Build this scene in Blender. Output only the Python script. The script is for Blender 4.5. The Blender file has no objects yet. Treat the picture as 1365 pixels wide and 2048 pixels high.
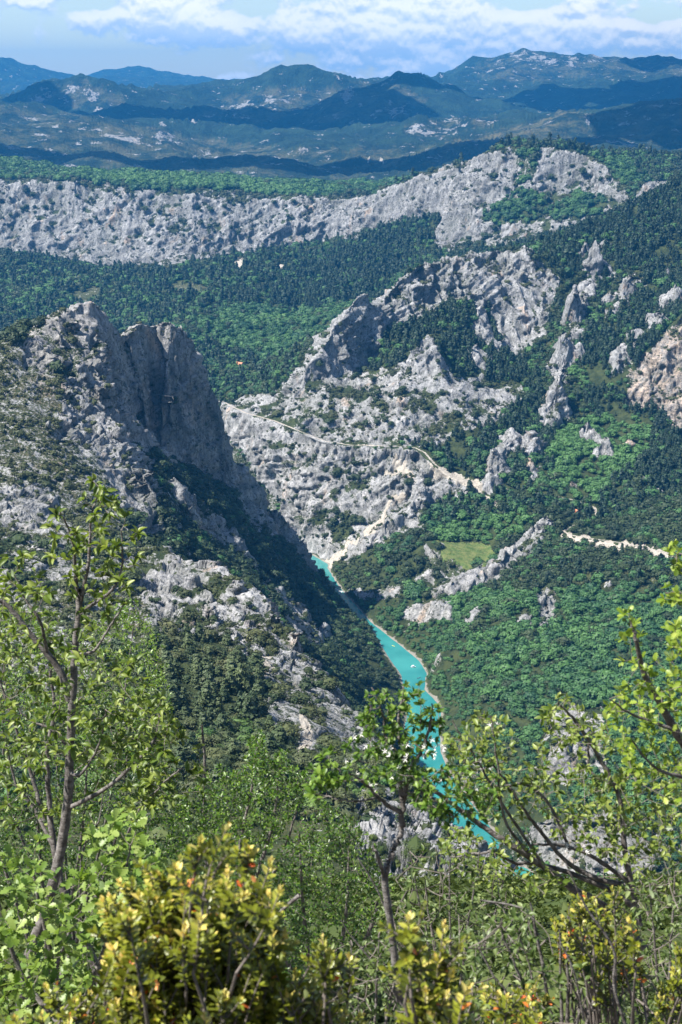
import bpy, math, random
import numpy as np
from mathutils import Vector, Matrix

scene = bpy.context.scene
COL = scene.collection
rng = np.random.default_rng(11)
random.seed(5)

# ------------------------------------------------------------------ camera
EYE_Z = 500.0            # metres above the river
PITCH = math.radians(16.7)
FPX = 2844.0             # focal length in photograph pixels (50 mm on a 36 mm tall frame)
cam_d = bpy.data.cameras.new('camera')
cam = bpy.data.objects.new('camera', cam_d)
COL.objects.link(cam)
cam.location = (0, 0, EYE_Z)
cam.rotation_euler = (math.radians(90) - PITCH, 0, 0)
cam_d.sensor_fit = 'VERTICAL'
cam_d.sensor_height = 36.0
cam_d.lens = 50.0
cam_d.clip_start = 0.05
cam_d.clip_end = 120000
cam_d.dof.use_dof = True
cam_d.dof.focus_distance = 60.0
cam_d.dof.aperture_fstop = 14
scene.camera = cam

# ------------------------------------------------------------------ sun, sky, exposure
SUN_EL = math.radians(55)
SUN_H = (-0.95, -0.31)
_n = math.hypot(*SUN_H)
SUN = Vector((SUN_H[0]/_n*math.cos(SUN_EL), SUN_H[1]/_n*math.cos(SUN_EL), math.sin(SUN_EL)))
sun_d = bpy.data.lights.new('sun', 'SUN')
sun_d.energy = 5.0
sun_d.angle = math.radians(0.53)
sun_d.color = (1.0, 0.955, 0.89)
sun = bpy.data.objects.new('sun', sun_d)
COL.objects.link(sun)
sun.rotation_euler = SUN.to_track_quat('Z', 'Y').to_euler()
sun.location = (0, 0, 2500)

scene.view_settings.view_transform = 'Standard'
scene.view_settings.look = 'None'
scene.view_settings.gamma = 1.0
scene.view_settings.use_curve_mapping = False
scene.view_settings.exposure = 1.35
scene.render.engine = 'CYCLES'
scene.cycles.use_denoising = True
scene.cycles.max_bounces = 6
scene.cycles.transparent_max_bounces = 8
scene.cycles.volume_bounces = 1
scene.cycles.caustics_reflective = False
scene.cycles.caustics_refractive = False


class NT:
    """Small helper to write node trees."""
    def __init__(self, tree):
        self.t = tree
        self.x = 0
    def n(self, typ, **kw):
        nd = self.t.nodes.new(typ)
        self.x += 40
        nd.location = (self.x, 0)
        for k, v in kw.items():
            if k.startswith('i_'):
                key = k[2:]
                key = int(key) if key.isdigit() else key.replace('_', ' ')
                self.set(nd.inputs[key], v)
            else:
                setattr(nd, k, v)
        return nd
    def set(self, sock, v):
        if isinstance(v, bpy.types.NodeSocket):
            self.t.links.new(v, sock)
        elif isinstance(v, bpy.types.Node):
            self.t.links.new(v.outputs[0], sock)
        else:
            sock.default_value = v
    def math(self, op, a, b=0.0, c=None, clamp=False):
        nd = self.n('ShaderNodeMath', operation=op, use_clamp=clamp)
        self.set(nd.inputs[0], a); self.set(nd.inputs[1], b)
        if c is not None: self.set(nd.inputs[2], c)
        return nd.outputs[0]
    def vmath(self, op, a, b=(0, 0, 0)):
        nd = self.n('ShaderNodeVectorMath', operation=op)
        self.set(nd.inputs[0], a); self.set(nd.inputs[1], b)
        return nd.outputs[0]
    def mix(self, fac, a, b, blend='MIX'):
        nd = self.n('ShaderNodeMix', data_type='RGBA', blend_type=blend)
        nd.clamp_factor = True
        self.set(nd.inputs[0], fac)
        self.set(nd.inputs[6], a if not (isinstance(a, tuple) and len(a) == 3) else (*a, 1))
        self.set(nd.inputs[7], b if not (isinstance(b, tuple) and len(b) == 3) else (*b, 1))
        return nd.outputs[2]
    def ss(self, v, lo, hi, a=0.0, b=1.0):
        nd = self.n('ShaderNodeMapRange', interpolation_type='SMOOTHSTEP')
        for i, s in enumerate((v, lo, hi, a, b)):
            self.set(nd.inputs[i], s)
        return nd.outputs[0]
    def lin(self, v, lo, hi, a=0.0, b=1.0):
        nd = self.n('ShaderNodeMapRange')
        for i, s in enumerate((v, lo, hi, a, b)):
            self.set(nd.inputs[i], s)
        return nd.outputs[0]
    def noise(self, vec, scale, detail=4, rough=0.55, dist=0.0, lac=2.0):
        nd = self.n('ShaderNodeTexNoise')
        self.set(nd.inputs['Vector'], vec)
        nd.inputs['Scale'].default_value = scale
        nd.inputs['Detail'].default_value = detail
        nd.inputs['Roughness'].default_value = rough
        nd.inputs['Lacunarity'].default_value = lac
        nd.inputs['Distortion'].default_value = dist
        return nd.outputs[0]
    def link(self, a, b):
        self.t.links.new(a, b)


# pixel of the photograph -> bearing / elevation seen from the lookout
def px_ray(px, py):
    xr = (np.asarray(px, float) - 682.5) / FPX
    yr = -(np.asarray(py, float) - 1024.0) / FPX
    dy = math.cos(PITCH) + yr*math.sin(PITCH)
    dz = -math.sin(PITCH) + yr*math.cos(PITCH)
    return xr/dy, dz/dy          # per metre of forward (Y) distance

def at(px, py, Y):
    a, b = px_ray(px, py)
    return Vector((float(a)*Y, Y, EYE_Z + float(b)*Y))

def at_z(px, py, z):
    a, b = px_ray(px, py)
    Y = (z-EYE_Z)/float(b)
    return Vector((float(a)*Y, Y, z))

def bearings(x, y, z):
    """sight bearings of world points, in photograph pixels"""
    c, s = math.cos(PITCH), math.sin(PITCH)
    h = z-EYE_Z
    d = y*c - h*s
    u = y*s + h*c
    d = np.maximum(d, 1e-3)
    return 682.5 + FPX*x/d, 1024.0 - FPX*u/d

# world: Nishita sky with broken cumulus
w = bpy.data.worlds.new('World')
scene.world = w
w.use_nodes = True
w.node_tree.nodes.clear()
N = NT(w.node_tree)
sky = N.n('ShaderNodeTexSky', sky_type='NISHITA')
sky.sun_disc = False
sky.sun_elevation = SUN_EL
sky.sun_rotation = math.atan2(SUN.x, SUN.y)
sky.altitude = 900
sky.air_density = 1.0
sky.dust_density = 0.6
sky.ozone_density = 2.0
tc = N.n('ShaderNodeTexCoord')
sep = N.n('ShaderNodeSeparateXYZ'); N.link(tc.outputs['Generated'], sep.inputs[0])
zz = N.math('ABSOLUTE', sep.outputs[2])
def cloud_coords(dz):
    den = N.math('ADD', N.math('ADD', zz, dz), 0.75)
    cx = N.math('DIVIDE', sep.outputs[0], den)
    cy = N.math('DIVIDE', sep.outputs[1], den)
    cmb = N.n('ShaderNodeCombineXYZ')
    N.link(cx, cmb.inputs[0]); N.link(cy, cmb.inputs[1])
    cmb.inputs[2].default_value = 3.7
    return cmb.outputs[0]
def cloud_density(dz):
    co = cloud_coords(dz)
    big = N.noise(co, 10.0, 3, 0.5)
    fine = N.noise(co, 34.0, 12, 0.56, 0.1)
    d = N.math('ADD', N.math('MULTIPLY', big, 0.55), N.math('MULTIPLY', fine, 0.95))
    # cumulus heads and clear gaps where they stand in the sky
    for (px, py, sx, sy, amp) in CLOUD_HEADS:
        bx, bz = px_ray(px, py)
        nrm = math.sqrt(1+bx*bx+bz*bz)
        ddx = N.math('DIVIDE', N.math('SUBTRACT', sep.outputs[0], float(bx/nrm)), sx/FPX)
        ddz = N.math('DIVIDE', N.math('SUBTRACT', N.math('ADD', sep.outputs[2], dz), float(bz/nrm)), sy/FPX)
        r2 = N.math('ADD', N.math('MULTIPLY', ddx, ddx), N.math('MULTIPLY', ddz, ddz))
        g = N.math('MULTIPLY', N.math('EXPONENT', N.math('MULTIPLY', r2, -1.0)), amp)
        front = N.math('GREATER_THAN', sep.outputs[1], 0.0)
        d = N.math('ADD', d, N.math('MULTIPLY', g, front))
    return d
CLOUD_HEADS = [(300, 20, 55, 38, .28), (370, 32, 70, 42, .30), (440, 58, 55, 32, .26), (730, 62, 110, 32, .24),
               (155, 30, 30, 22, .16), (205, 45, 50, 20, .12), (1010, 60, 330, 70, .20), (1260, 60, 180, 50, .12), (800, 125, 260, 24, .10), (600, 75, 60, 25, .12), (560, 40, 60, 30, .10),
               (200, 8, 60, 14, -.30), (20, 95, 200, 40, -.20), (330, 125, 210, 26, -.16), (505, 8, 18, 16, -.22),
               (1058, 10, 60, 13, -.34), (1145, 33, 26, 8, -.2), (1330, 32, 100, 14, -.30), (1270, 70, 26, 8, -.18), (60, 8, 40, 10, .12)]
d0 = cloud_density(0.0)
d1 = cloud_density(0.0036)
# gaps between the clouds opened overhead, out of view, to lower the sky light
gap = N.math('MULTIPLY', N.ss(zz, .06, .45), .16)
dg = N.math('SUBTRACT', d0, gap)
cover = N.ss(dg, 0.70, 0.84)
lit = N.lin(N.math('SUBTRACT', d0, d1), -0.08, 0.08)
lit = N.math('ADD', N.math('MULTIPLY', lit, 0.75), N.math('MULTIPLY', N.ss(d0, 0.72, 1.1), 0.25))
ccol = N.mix(lit, (0.44, 0.58, 0.80), (1.0, 0.985, 0.96))  # sunlit tops and shaded undersides painted into the cloud colour
bg_sky = N.n('ShaderNodeBackground'); N.link(sky.outputs[0], bg_sky.inputs[0]); bg_sky.inputs[1].default_value = 0.07
bg_cl = N.n('ShaderNodeBackground'); N.link(ccol, bg_cl.inputs[0]); bg_cl.inputs[1].default_value = 0.58
# thin veil towards the horizon
mixs = N.n('ShaderNodeMixShader')
N.link(N.math('MULTIPLY', cover, 0.93), mixs.inputs[0]); N.link(bg_sky.outputs[0], mixs.inputs[1]); N.link(bg_cl.outputs[0], mixs.inputs[2])
out = N.n('ShaderNodeOutputWorld'); N.link(mixs.outputs[0], out.inputs[0])

# ------------------------------------------------------------------ naming helpers
def tag(o, label=None, cat=None, group=None, kind=None):
    if label: o['label'] = label
    if cat: o['category'] = cat
    if group: o['group'] = group
    if kind: o['kind'] = kind
    return o

def empty(name, loc=(0, 0, 0)):
    o = bpy.data.objects.new(name, None)
    o.empty_display_size = 0.2
    o.location = loc
    COL.objects.link(o)
    return o

def link(name, me, parent=None, mat=None):
    o = bpy.data.objects.new(name, me)
    COL.objects.link(o)
    if mat is not None and not me.materials:
        me.materials.append(mat)
    if parent is not None:
        o.parent = parent
    return o

def mesh_np(name, V, F, smooth=True, mat=None, mats=None, fmat=None, attrs=None):
    """mesh from arrays: V n x 3, F m x k (all faces alike)"""
    V = np.ascontiguousarray(V, np.float32); F = np.ascontiguousarray(F, np.int32)
    me = bpy.data.meshes.new(name)
    k = F.shape[1]
    me.vertices.add(len(V)); me.vertices.foreach_set('co', V.ravel())
    me.loops.add(F.size); me.loops.foreach_set('vertex_index', F.ravel())
    me.polygons.add(len(F))
    me.polygons.foreach_set('loop_start', np.arange(0, F.size, k, dtype=np.int32))
    me.polygons.foreach_set('use_smooth', np.full(len(F), smooth, bool))
    if fmat is not None:
        me.polygons.foreach_set('material_index', np.ascontiguousarray(fmat, np.int32))
    me.update(calc_edges=True)
    for m in (mats or ([mat] if mat else [])):
        me.materials.append(m)
    for nm, a in (attrs or {}).items():
        a = np.ascontiguousarray(a, np.float32)
        if a.ndim == 1:
            me.attributes.new(nm, 'FLOAT', 'POINT').data.foreach_set('value', a)
        else:
            me.attributes.new(nm, 'FLOAT_VECTOR', 'POINT').data.foreach_set('vector', a.ravel())
    return me

# ------------------------------------------------------------------ noise
_perm = rng.permutation(256).astype(np.int32)
_perm = np.concatenate([_perm, _perm, _perm])
_g = rng.normal(size=(256, 3)).astype(np.float32)
_g /= np.linalg.norm(_g, axis=1, keepdims=True)
_g *= 1.4
def perlin(x, y, z):
    x = np.asarray(x, np.float32); y = np.asarray(y, np.float32); z = np.asarray(z, np.float32)
    xf, yf, zf = np.floor(x), np.floor(y), np.floor(z)
    xi, yi, zi = xf.astype(np.int32) & 255, yf.astype(np.int32) & 255, zf.astype(np.int32) & 255
    x = x-xf; y = y-yf; z = z-zf
    u = x*x*x*(x*(x*6-15)+10); v = y*y*y*(y*(y*6-15)+10); t = z*z*z*(z*(z*6-15)+10)
    r = []
    for dx in (0, 1):
        px = _perm[xi+dx]
        for dy in (0, 1):
            pxy = _perm[px+yi+dy]
            for dz in (0, 1):
                g = _g[_perm[pxy+zi+dz]]
                r.append(g[..., 0]*(x-dx) + g[..., 1]*(y-dy) + g[..., 2]*(z-dz))
    a = r[0]+(r[1]-r[0])*t; b = r[2]+(r[3]-r[2])*t
    c = r[4]+(r[5]-r[4])*t; d = r[6]+(r[7]-r[6])*t
    a = a+(b-a)*v; c = c+(d-c)*v
    return a+(c-a)*u
def fbm(x, y, z, n=4, gain=0.5, f=1.0):
    s = 0; a = 1.0
    for i in range(n):
        s = s + a*perlin(x*f+17.3*i, y*f-9.1*i, z*f+4.7*i)
        a *= gain; f *= 2.03
    return s
def smooth(e0, e1, x):
    t = np.clip((x-e0)/(e1-e0), 0, 1)
    return t*t*(3-2*t)
# ------------------------------------------------------------------ relief survey
# Every ridge, cliff foot, bank, road and valley floor is a surveyed polyline: sight bearing
# from the lookout (in photograph pixels) and forward distance in metres; ('w', x/y, Y, z) is a plain fix.
LINES = []
def L(*pts): LINES.append(pts)
A = (-.45, -.3, -.2, -.1, 0, .1, .2, .3, .45)
def across(Y, z): L(*[('w', a, Y, (z(a) if callable(z) else z)) for a in A])

# near hillside below the lookout
across(52, 467)
across(120, lambda a: 424 - 40*max(a, 0))
across(210, lambda a: 371 - 60*max(a-.05, 0))
# crest of the near spur: its edge against the gorge
for px_, py_, Y_ in ((690, 1390, 560), (730, 1445, 530), (800, 1530, 470), (870, 1612, 410), (930, 1692, 360), (1010, 1745, 320), (1120, 1830, 270), (1300, 1960, 205)):
    _v = at(px_, py_, Y_)
    L(('w', _v.x/_v.y+.012, Y_*1.10, _v.z-.16*Y_-22), ('w', _v.x/_v.y+.016, Y_*1.32, _v.z-.30*Y_-60))
L((-260, 1060, 640), (-60, 1075, 700), (120, 1085, 725), (300, 1090, 720), (440, 1132, 690), (540, 1195, 650), (590, 1268, 620), (640, 1330, 590), (690, 1390, 560),
  (730, 1445, 530), (800, 1530, 470), (870, 1612, 410), (930, 1692, 360), (1010, 1745, 320), (1120, 1830, 270), (1300, 1960, 205), (1500, 2100, 150))
L((-200, 1330, 470), (150, 1350, 480), (300, 1330, 520), (420, 1330, 520), (520, 1400, 500), (610, 1420, 480))
L((100, 1500, 400), (400, 1500, 415), (610, 1490, 435), (700, 1520, 430))
L((200, 1640, 320), (560, 1640, 330), (760, 1650, 335), (860, 1680, 325))
# hidden dip behind the spur, then the lit shoulder of the left crag
L((-100, 1050, 770), (120, 1060, 790), (220, 1062, 800), (300, 1075, 820))
L((-300, 800, 950), (-150, 740, 1000), (-60, 705, 1030), (0, 690, 1050), (60, 684, 1085), (110, 650, 1115), (150, 628, 1140), (168, 606, 1155), (188, 592, 1165), (205, 604, 1175), (222, 626, 1186), (236, 648, 1200),
  (250, 652, 1212), (268, 645, 1222), (288, 640, 1238), (308, 640, 1262), (324, 633, 1268), (342, 624, 1260), (358, 616, 1268), (378, 612, 1282), (388, 642, 1290), (398, 690, 1296), (415, 740, 1302),
  (440, 800, 1310), (452, 860, 1318), (470, 915, 1325), (500, 945, 1335), (545, 985, 1350), (575, 1040, 1372), (605, 1090, 1392), (632, 1132, 1415), (645, 1146, 1425))
# rib between the lit flank and the shaded face, with the smooth pinnacle at its end
L((205, 640, 1150), (206, 720, 1098), (214, 800, 1050), (238, 880, 1005), (272, 925, 975), (296, 935, 955), (302, 990, 935))
L((312, 1040, 925), (316, 1085, 905))
# lit flank
L((-150, 900, 900), (0, 850, 930), (100, 860, 960), (180, 920, 950))
L((-100, 970, 820), (40, 985, 830), (85, 960, 860), (110, 1030, 830))
L((150, 960, 900), (230, 1000, 880), (270, 1060, 870))
# foot of the shaded face
L((222, 770, 1150), (238, 825, 1150), (262, 868, 1165), (300, 900, 1195), (330, 928, 1208), (370, 928, 1238), (410, 938, 1266), (440, 960, 1298), (475, 985, 1305), (520, 1040, 1330), (570, 1100, 1372))
# chimney below the notch
L((246, 690, 1212), (258, 750, 1210), (272, 810, 1206), (284, 872, 1192))
L((276, 690, 1216), (286, 760, 1208), (296, 830, 1200))
L((308, 700, 1258), (312, 780, 1250), (316, 845, 1238), (318, 880, 1218))
L((336, 700, 1250), (336, 755, 1232), (340, 850, 1218), (342, 912, 1212))
L((352, 715, 1268), (378, 728, 1280), (404, 738, 1297))
L((352, 742, 1250), (378, 752, 1260), (412, 762, 1288))
L((366, 830, 1250), (400, 850, 1272))
# ledge wood and left bank down to the river
L((330, 960, 1060), (390, 985, 1110), (450, 1015, 1170), (500, 1060, 1220))
L((345, 1030, 1010), (400, 1065, 1050), (470, 1110, 1100), (540, 1150, 1150), (585, 1185, 1205))
L((340, 1085, 960), (420, 1120, 980), (500, 1170, 1000), (570, 1215, 1000), (635, 1303, 980), (712, 1388, 958), (755, 1415, 980))
L((590, 1215, 1235), (645, 1275, 1160), (690, 1335, 1090), (735, 1375, 1072))
# river: bed and banks (z given)
RIV_L = [(640, 1138), (650, 1160), (668, 1190), (690, 1212), (716, 1240), (744, 1256), (760, 1290), (776, 1320), (800, 1352), (808, 1400), (806, 1450), (806, 1500), (815, 1540), (850, 1580), (890, 1640), (930, 1680), (990, 1735), (1050, 1795), (1120, 1860), (1230, 1950), (1400, 2080)]
RIV_R = [(656, 1136), (672, 1162), (692, 1190), (716, 1214), (746, 1248), (768, 1266), (806, 1292), (842, 1320), (859, 1346), (852, 1378), (889, 1412), (884, 1450), (886, 1500), (905, 1545), (938, 1590), (975, 1640), (1015, 1690), (1062, 1738), (1125, 1790), (1200, 1850), (1310, 1930), (1480, 2040)]
def zline(pts, zr, dz):
    out = []
    for px, py in pts:
        v = at_z(px, py, zr)
        out.append(('w', v.x/v.y, v.y, dz))
    return out
# the river goes on up the gorge behind the left crag
UP_L = [(-30, 1455), (-75, 1530), (-130, 1610), (-240, 1730), (-420, 1850)]
UP_R = [(-12, 1470), (-58, 1548), (-115, 1632), (-225, 1752), (-410, 1875)]
up = lambda pts, z: [('w', x/y, y, z) for x, y in reversed(pts)]
L(*(up(UP_L, .8) + zline(RIV_L, 0, .8)))
L(*(up(UP_R, .8) + zline(RIV_R, 0, .8)))
mid = [((a[0]+b[0])/2, (a[1]+b[1])/2) for a, b in zip(RIV_L, RIV_R)]
L(*(up([((a[0]+b[0])/2, (a[1]+b[1])/2) for a, b in zip(UP_L, UP_R)], -5) + zline(mid, 0, -5)))
# right bank: meadow bench, slopes, lower crags
L((850, 1083, 1395), (880, 1112, 1370), (930, 1132, 1352), (985, 1106, 1388), (945, 1086, 1418), (880, 1078, 1428), (850, 1083, 1395))
L((845, 1098, 1392), (880, 1145, 1352), (930, 1160, 1335))
L((690, 1165, 1400), (760, 1200, 1325), (830, 1200, 1310), (900, 1190, 1305), (1000, 1200, 1255), (1150, 1200, 1235), (1300, 1195, 1210), (1480, 1195, 1180))
L((880, 1300, 1165), (1000, 1300, 1130), (1200, 1300, 1090), (1365, 1290, 1070), (1500, 1290, 1050))
L((930, 1410, 1060), (1050, 1400, 1020), (1200, 1400, 990), (1365, 1400, 950), (1500, 1400, 940))
L((930, 1500, 975), (1100, 1500, 920), (1250, 1500, 885), (1450, 1500, 850))
L((1000, 1650, 860), (1100, 1640, 838), (1250, 1640, 815), (1450, 1650, 770))
L((1200, 1800, 700), (1365, 1780, 690), (1550, 1800, 640))
# road along the right bank and over the bench
ROAD = [(1480, 1135, 1215), (1365, 1114, 1255), (1330, 1104, 1275), (1240, 1085, 1320), (1190, 1078, 1345), (1140, 1070, 1372), (1128, 1062, 1392), (1150, 1050, 1410), (1195, 1036, 1430), (1190, 1015, 1450), (1150, 1000, 1466), (1080, 988, 1485),
        (1040, 982, 1495), (1000, 976, 1502), (950, 966, 1512), (910, 955, 1520), (870, 928, 1535), (850, 905, 1552), (830, 895, 1562), (780, 892, 1567), (700, 890, 1574), (650, 882, 1592), (600, 862, 1622), (550, 842, 1655), (490, 825, 1695), (440, 800, 1760)]
L(*ROAD)
L((1365, 1135, 1225), (1240, 1110, 1300), (1140, 1095, 1350), (1060, 1060, 1400), (1060, 1020, 1450))
# gorge wall below the road, hidden foot
L((665, 1110, 1478), (640, 1010, 1532), (570, 960, 1588), (480, 885, 1675), (440, 850, 1730))
L((700, 1120, 1450), (740, 1040, 1500), (820, 1000, 1512), (880, 985, 1505), (960, 1010, 1480))
L((760, 1130, 1400), (830, 1075, 1430), (900, 1060, 1445), (1000, 1040, 1455))
# walls and ribs above the road
L((455, 805, 1755), (520, 805, 1725), (580, 770, 1700), (640, 690, 1722), (690, 620, 1770), (722, 582, 1798), (737, 578, 1805), (752, 600, 1825), (770, 580, 1855), (790, 562, 1870), (830, 535, 1900), (880, 512, 1940), (930, 498, 1965), (960, 490, 1980), (1000, 485, 1995), (1030, 505, 1990), (1050, 488, 1998), (1070, 492, 2000), (1090, 520, 1990), (1115, 560, 1970))
L((560, 822, 1680), (620, 765, 1695), (660, 755, 1705), (710, 748, 1745), (740, 730, 1775), (765, 672, 1805), (800, 655, 1825), (835, 640, 1845), (870, 630, 1860), (905, 612, 1885), (945, 600, 1905), (968, 590, 1915))
L((985, 640, 1905), (1000, 690, 1885), (1030, 705, 1880), (1045, 690, 1890), (1060, 650, 1905), (1110, 645, 1915))
# gully wood between the face and the lower rib
L((800, 680, 1790), (850, 660, 1815), (900, 665, 1825), (960, 700, 1830), (1020, 740, 1815), (1080, 760, 1790))
L((720, 790, 1690), (760, 745, 1712), (800, 720, 1720), (840, 684, 1722), (858, 676, 1722), (880, 715, 1715), (900, 750, 1712), (940, 772, 1716), (1000, 778, 1726), (1040, 772, 1735))
L((620, 868, 1628), (700, 880, 1590), (760, 878, 1590), (820, 872, 1592), (880, 870, 1598), (930, 850, 1618), (990, 830, 1650), (1040, 800, 1690))
L((640, 800, 1668), (700, 790, 1672), (720, 850, 1615))
# wooded hillside on the right, its skyline and foot
L((1040, 900, 1590), (1100, 850, 1660), (1200, 850, 1660), (1245, 830, 1680), (1262, 815, 1690), (1310, 830, 1680), (1365, 858, 1660), (1480, 860, 1650))
L((1255, 778, 1712), (1275, 735, 1735), (1310, 700, 1752), (1365, 640, 1772), (1470, 600, 1790))
L((1020, 940, 1545), (1100, 930, 1560), (1200, 950, 1545), (1365, 960, 1520), (1500, 960, 1500))
L((1130, 690, 1840), (1200, 660, 1870), (1300, 600, 1915), (1400, 560, 1950))
L((1150, 580, 1960), (1250, 520, 2030), (1365, 470, 2090), (1500, 430, 2130))
L((1115, 500, 2060), (1150, 470, 2120), (1200, 446, 2190), (1240, 425, 2230), (1290, 402, 2270), (1340, 378, 2320), (1365, 367, 2350), (1430, 340, 2420), (1520, 310, 2500))
# hidden hollow behind that skyline and behind the massif
L(('w', -.02, 2250, 118), ('w', .04, 2280, 130), ('w', .10, 2350, 170), ('w', .16, 2480, 215), ('w', .24, 2650, 240), ('w', .4, 2700, 250))
# valley floor beyond
L((440, 770, 1950), (480, 785, 2020), (520, 760, 2120), (600, 700, 2230), (640, 660, 2300))
L((-300, 700, 2300), (0, 690, 2280), (200, 690, 2250), (400, 700, 2280), (480, 700, 2300))
L((-300, 620, 2600), (0, 600, 2680), (200, 570, 2780), (400, 610, 2600), (600, 625, 2550), (680, 605, 2550))
L((480, 570, 2780), (620, 560, 2780), (720, 540, 2750), (800, 500, 2780), (860, 450, 2830))
# far wall: foot, rim, plateau
L((-300, 470, 3330), (-100, 490, 3290), (0, 502, 3265), (100, 515, 3240), (200, 535, 3190), (290, 542, 3175), (400, 524, 3205), (470, 512, 3225), (560, 505, 3240), (640, 492, 3235), (700, 482, 3215), (750, 470, 3170), (785, 450, 3130), (800, 440, 3110), (840, 442, 3060), (880, 432, 3020))
L((-300, 330, 3400), (-100, 344, 3390), (0, 350, 3385), (130, 362, 3370), (220, 378, 3345), (280, 382, 3335), (400, 384, 3325), (550, 386, 3315), (640, 388, 3300), (700, 383, 3285), (760, 374, 3245), (785, 364, 3200), (830, 350, 3130), (870, 340, 3080), (930, 322, 3025), (985, 303, 2985), (1050, 299, 2965), (1100, 298, 2955),
  (1180, 312, 2935), (1230, 330, 2905), (1262, 348, 2885), (1278, 360, 2870))
L((1270, 405, 2790), (1285, 372, 2800), (1310, 352, 2810), (1340, 350, 2815), (1365, 346, 2820), (1450, 340, 2830), (1560, 330, 2850))
L((880, 440, 2990), (872, 480, 2935), (862, 505, 2905), (890, 510, 2880), (930, 500, 2860), (990, 480, 2840), (1060, 475, 2800), (1140, 470, 2760), (1220, 445, 2750), (1262, 415, 2770))
L((900, 400, 2985), (930, 425, 2930), (1000, 425, 2890), (1040, 400, 2900), (1100, 395, 2885), (1200, 390, 2855))
L((-300, 318, 4080), (-100, 325, 4020), (0, 332, 3960), (200, 343, 3860), (400, 356, 3740), (520, 368, 3620), (600, 379, 3480), (650, 386, 3360))
L((800, 352, 3260), (900, 325, 3160), (1000, 298, 3060), (1100, 294, 3020), (1180, 306, 3010), (1260, 340, 2980))
across(4350, lambda a: 185)
# low country behind
L((-300, 320, 5300), (0, 328, 5200), (300, 342, 5150), (500, 352, 5150), (640, 376, 5100), (760, 350, 5400), (860, 330, 5700), (960, 320, 5600))
L((400, 315, 6200), (560, 325, 6050), (720, 320, 6100), (860, 300, 6300))
L((1030, 296, 5300), (1200, 318, 4700), (1300, 335, 4300), (1400, 330, 4200), (1550, 320, 4100))
L((-300, 195, 7600), (-100, 205, 7550), (0, 212, 7500), (100, 225, 7450), (200, 240, 7350), (330, 256, 7200), (440, 285, 6900), (520, 305, 6500))
L((-200, 270, 6300), (0, 270, 6250), (150, 285, 6200), (240, 262, 6600), (300, 300, 6250), (380, 300, 6300))
across(8000, lambda a: 225 + (60*(a > .1)))
L((-200, 215, 8700), (0, 217, 8700), (120, 218, 8650), (260, 226, 8550), (400, 242, 8450), (480, 256, 8300), (560, 262, 8250))
# middle hills
L((-250, 250, 9400), (-60, 225, 9400), (5, 209, 9400), (22, 199, 9400), (60, 180, 9400), (110, 165, 9400), (160, 158, 9400), (195, 170, 9400), (235, 188, 9350), (280, 200, 9300), (350, 204, 9300), (385, 203, 9450), (395, 195, 9700), (450, 178, 9850), (520, 158, 9950), (590, 142, 10000), (625, 136, 10000), (650, 148, 10000), (690, 160, 9950), (740, 165, 9900))
L((395, 228, 8900), (470, 240, 8600), (560, 225, 8500), (640, 205, 8500), (690, 184, 8500), (720, 172, 8550), (755, 156, 8600), (780, 140, 8650), (806, 145, 8700), (840, 150, 8750), (870, 166, 8800), (930, 185, 8700), (1000, 200, 8500))
L((700, 250, 7900), (760, 238, 7850), (830, 215, 8200), (890, 235, 8000))
L((800, 262, 7300), (830, 245, 7350), (870, 230, 7400), (930, 222, 7400), (975, 232, 7350), (1000, 248, 7300), (1080, 238, 7000), (1120, 222, 6900), (1200, 235, 6600), (1300, 215, 6500), (1420, 190, 6400), (1560, 180, 6400))
L((800, 290, 6800), (900, 285, 6700), (1000, 270, 6500), (1100, 280, 6000), (1250, 285, 5600), (1400, 270, 5400))
L((820, 250, 7050), (900, 262, 7000))
across(9050, lambda a: 240 + 40*(a > .12))
# high mountain on the right
L((760, 178, 12300), (872, 156, 12400), (920, 138, 12500), (980, 117, 12600), (1020, 108, 12600), (1045, 99, 12600), (1062, 104, 12600), (1090, 107, 12600), (1130, 119, 12550), (1165, 110, 12500), (1205, 108, 12500), (1240, 118, 12500), (1300, 117, 12500), (1365, 122, 12400), (1480, 124, 12300), (1600, 135, 12200))
L((900, 205, 10300), (1020, 195, 10300), (1130, 190, 10200), (1250, 180, 10200), (1400, 165, 10200))
across(14200, 330)
L((-250, 105, 16500), (-60, 108, 16500), (0, 117, 16500), (40, 127, 16500), (100, 147, 16500), (150, 160, 16500), (180, 166, 16800))
L((120, 170, 18200), (180, 151, 18800), (210, 141, 18800), (240, 141, 18800), (262, 134, 18800), (285, 136, 18800), (330, 147, 18800), (370, 154, 18800), (400, 157, 18800), (480, 166, 18800), (600, 172, 18800), (800, 172, 18800), (1500, 172, 18800))
L((0, 165, 15400), (80, 172, 15400), (200, 186, 15400), (400, 190, 15400))
across(22400, 250)

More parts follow.
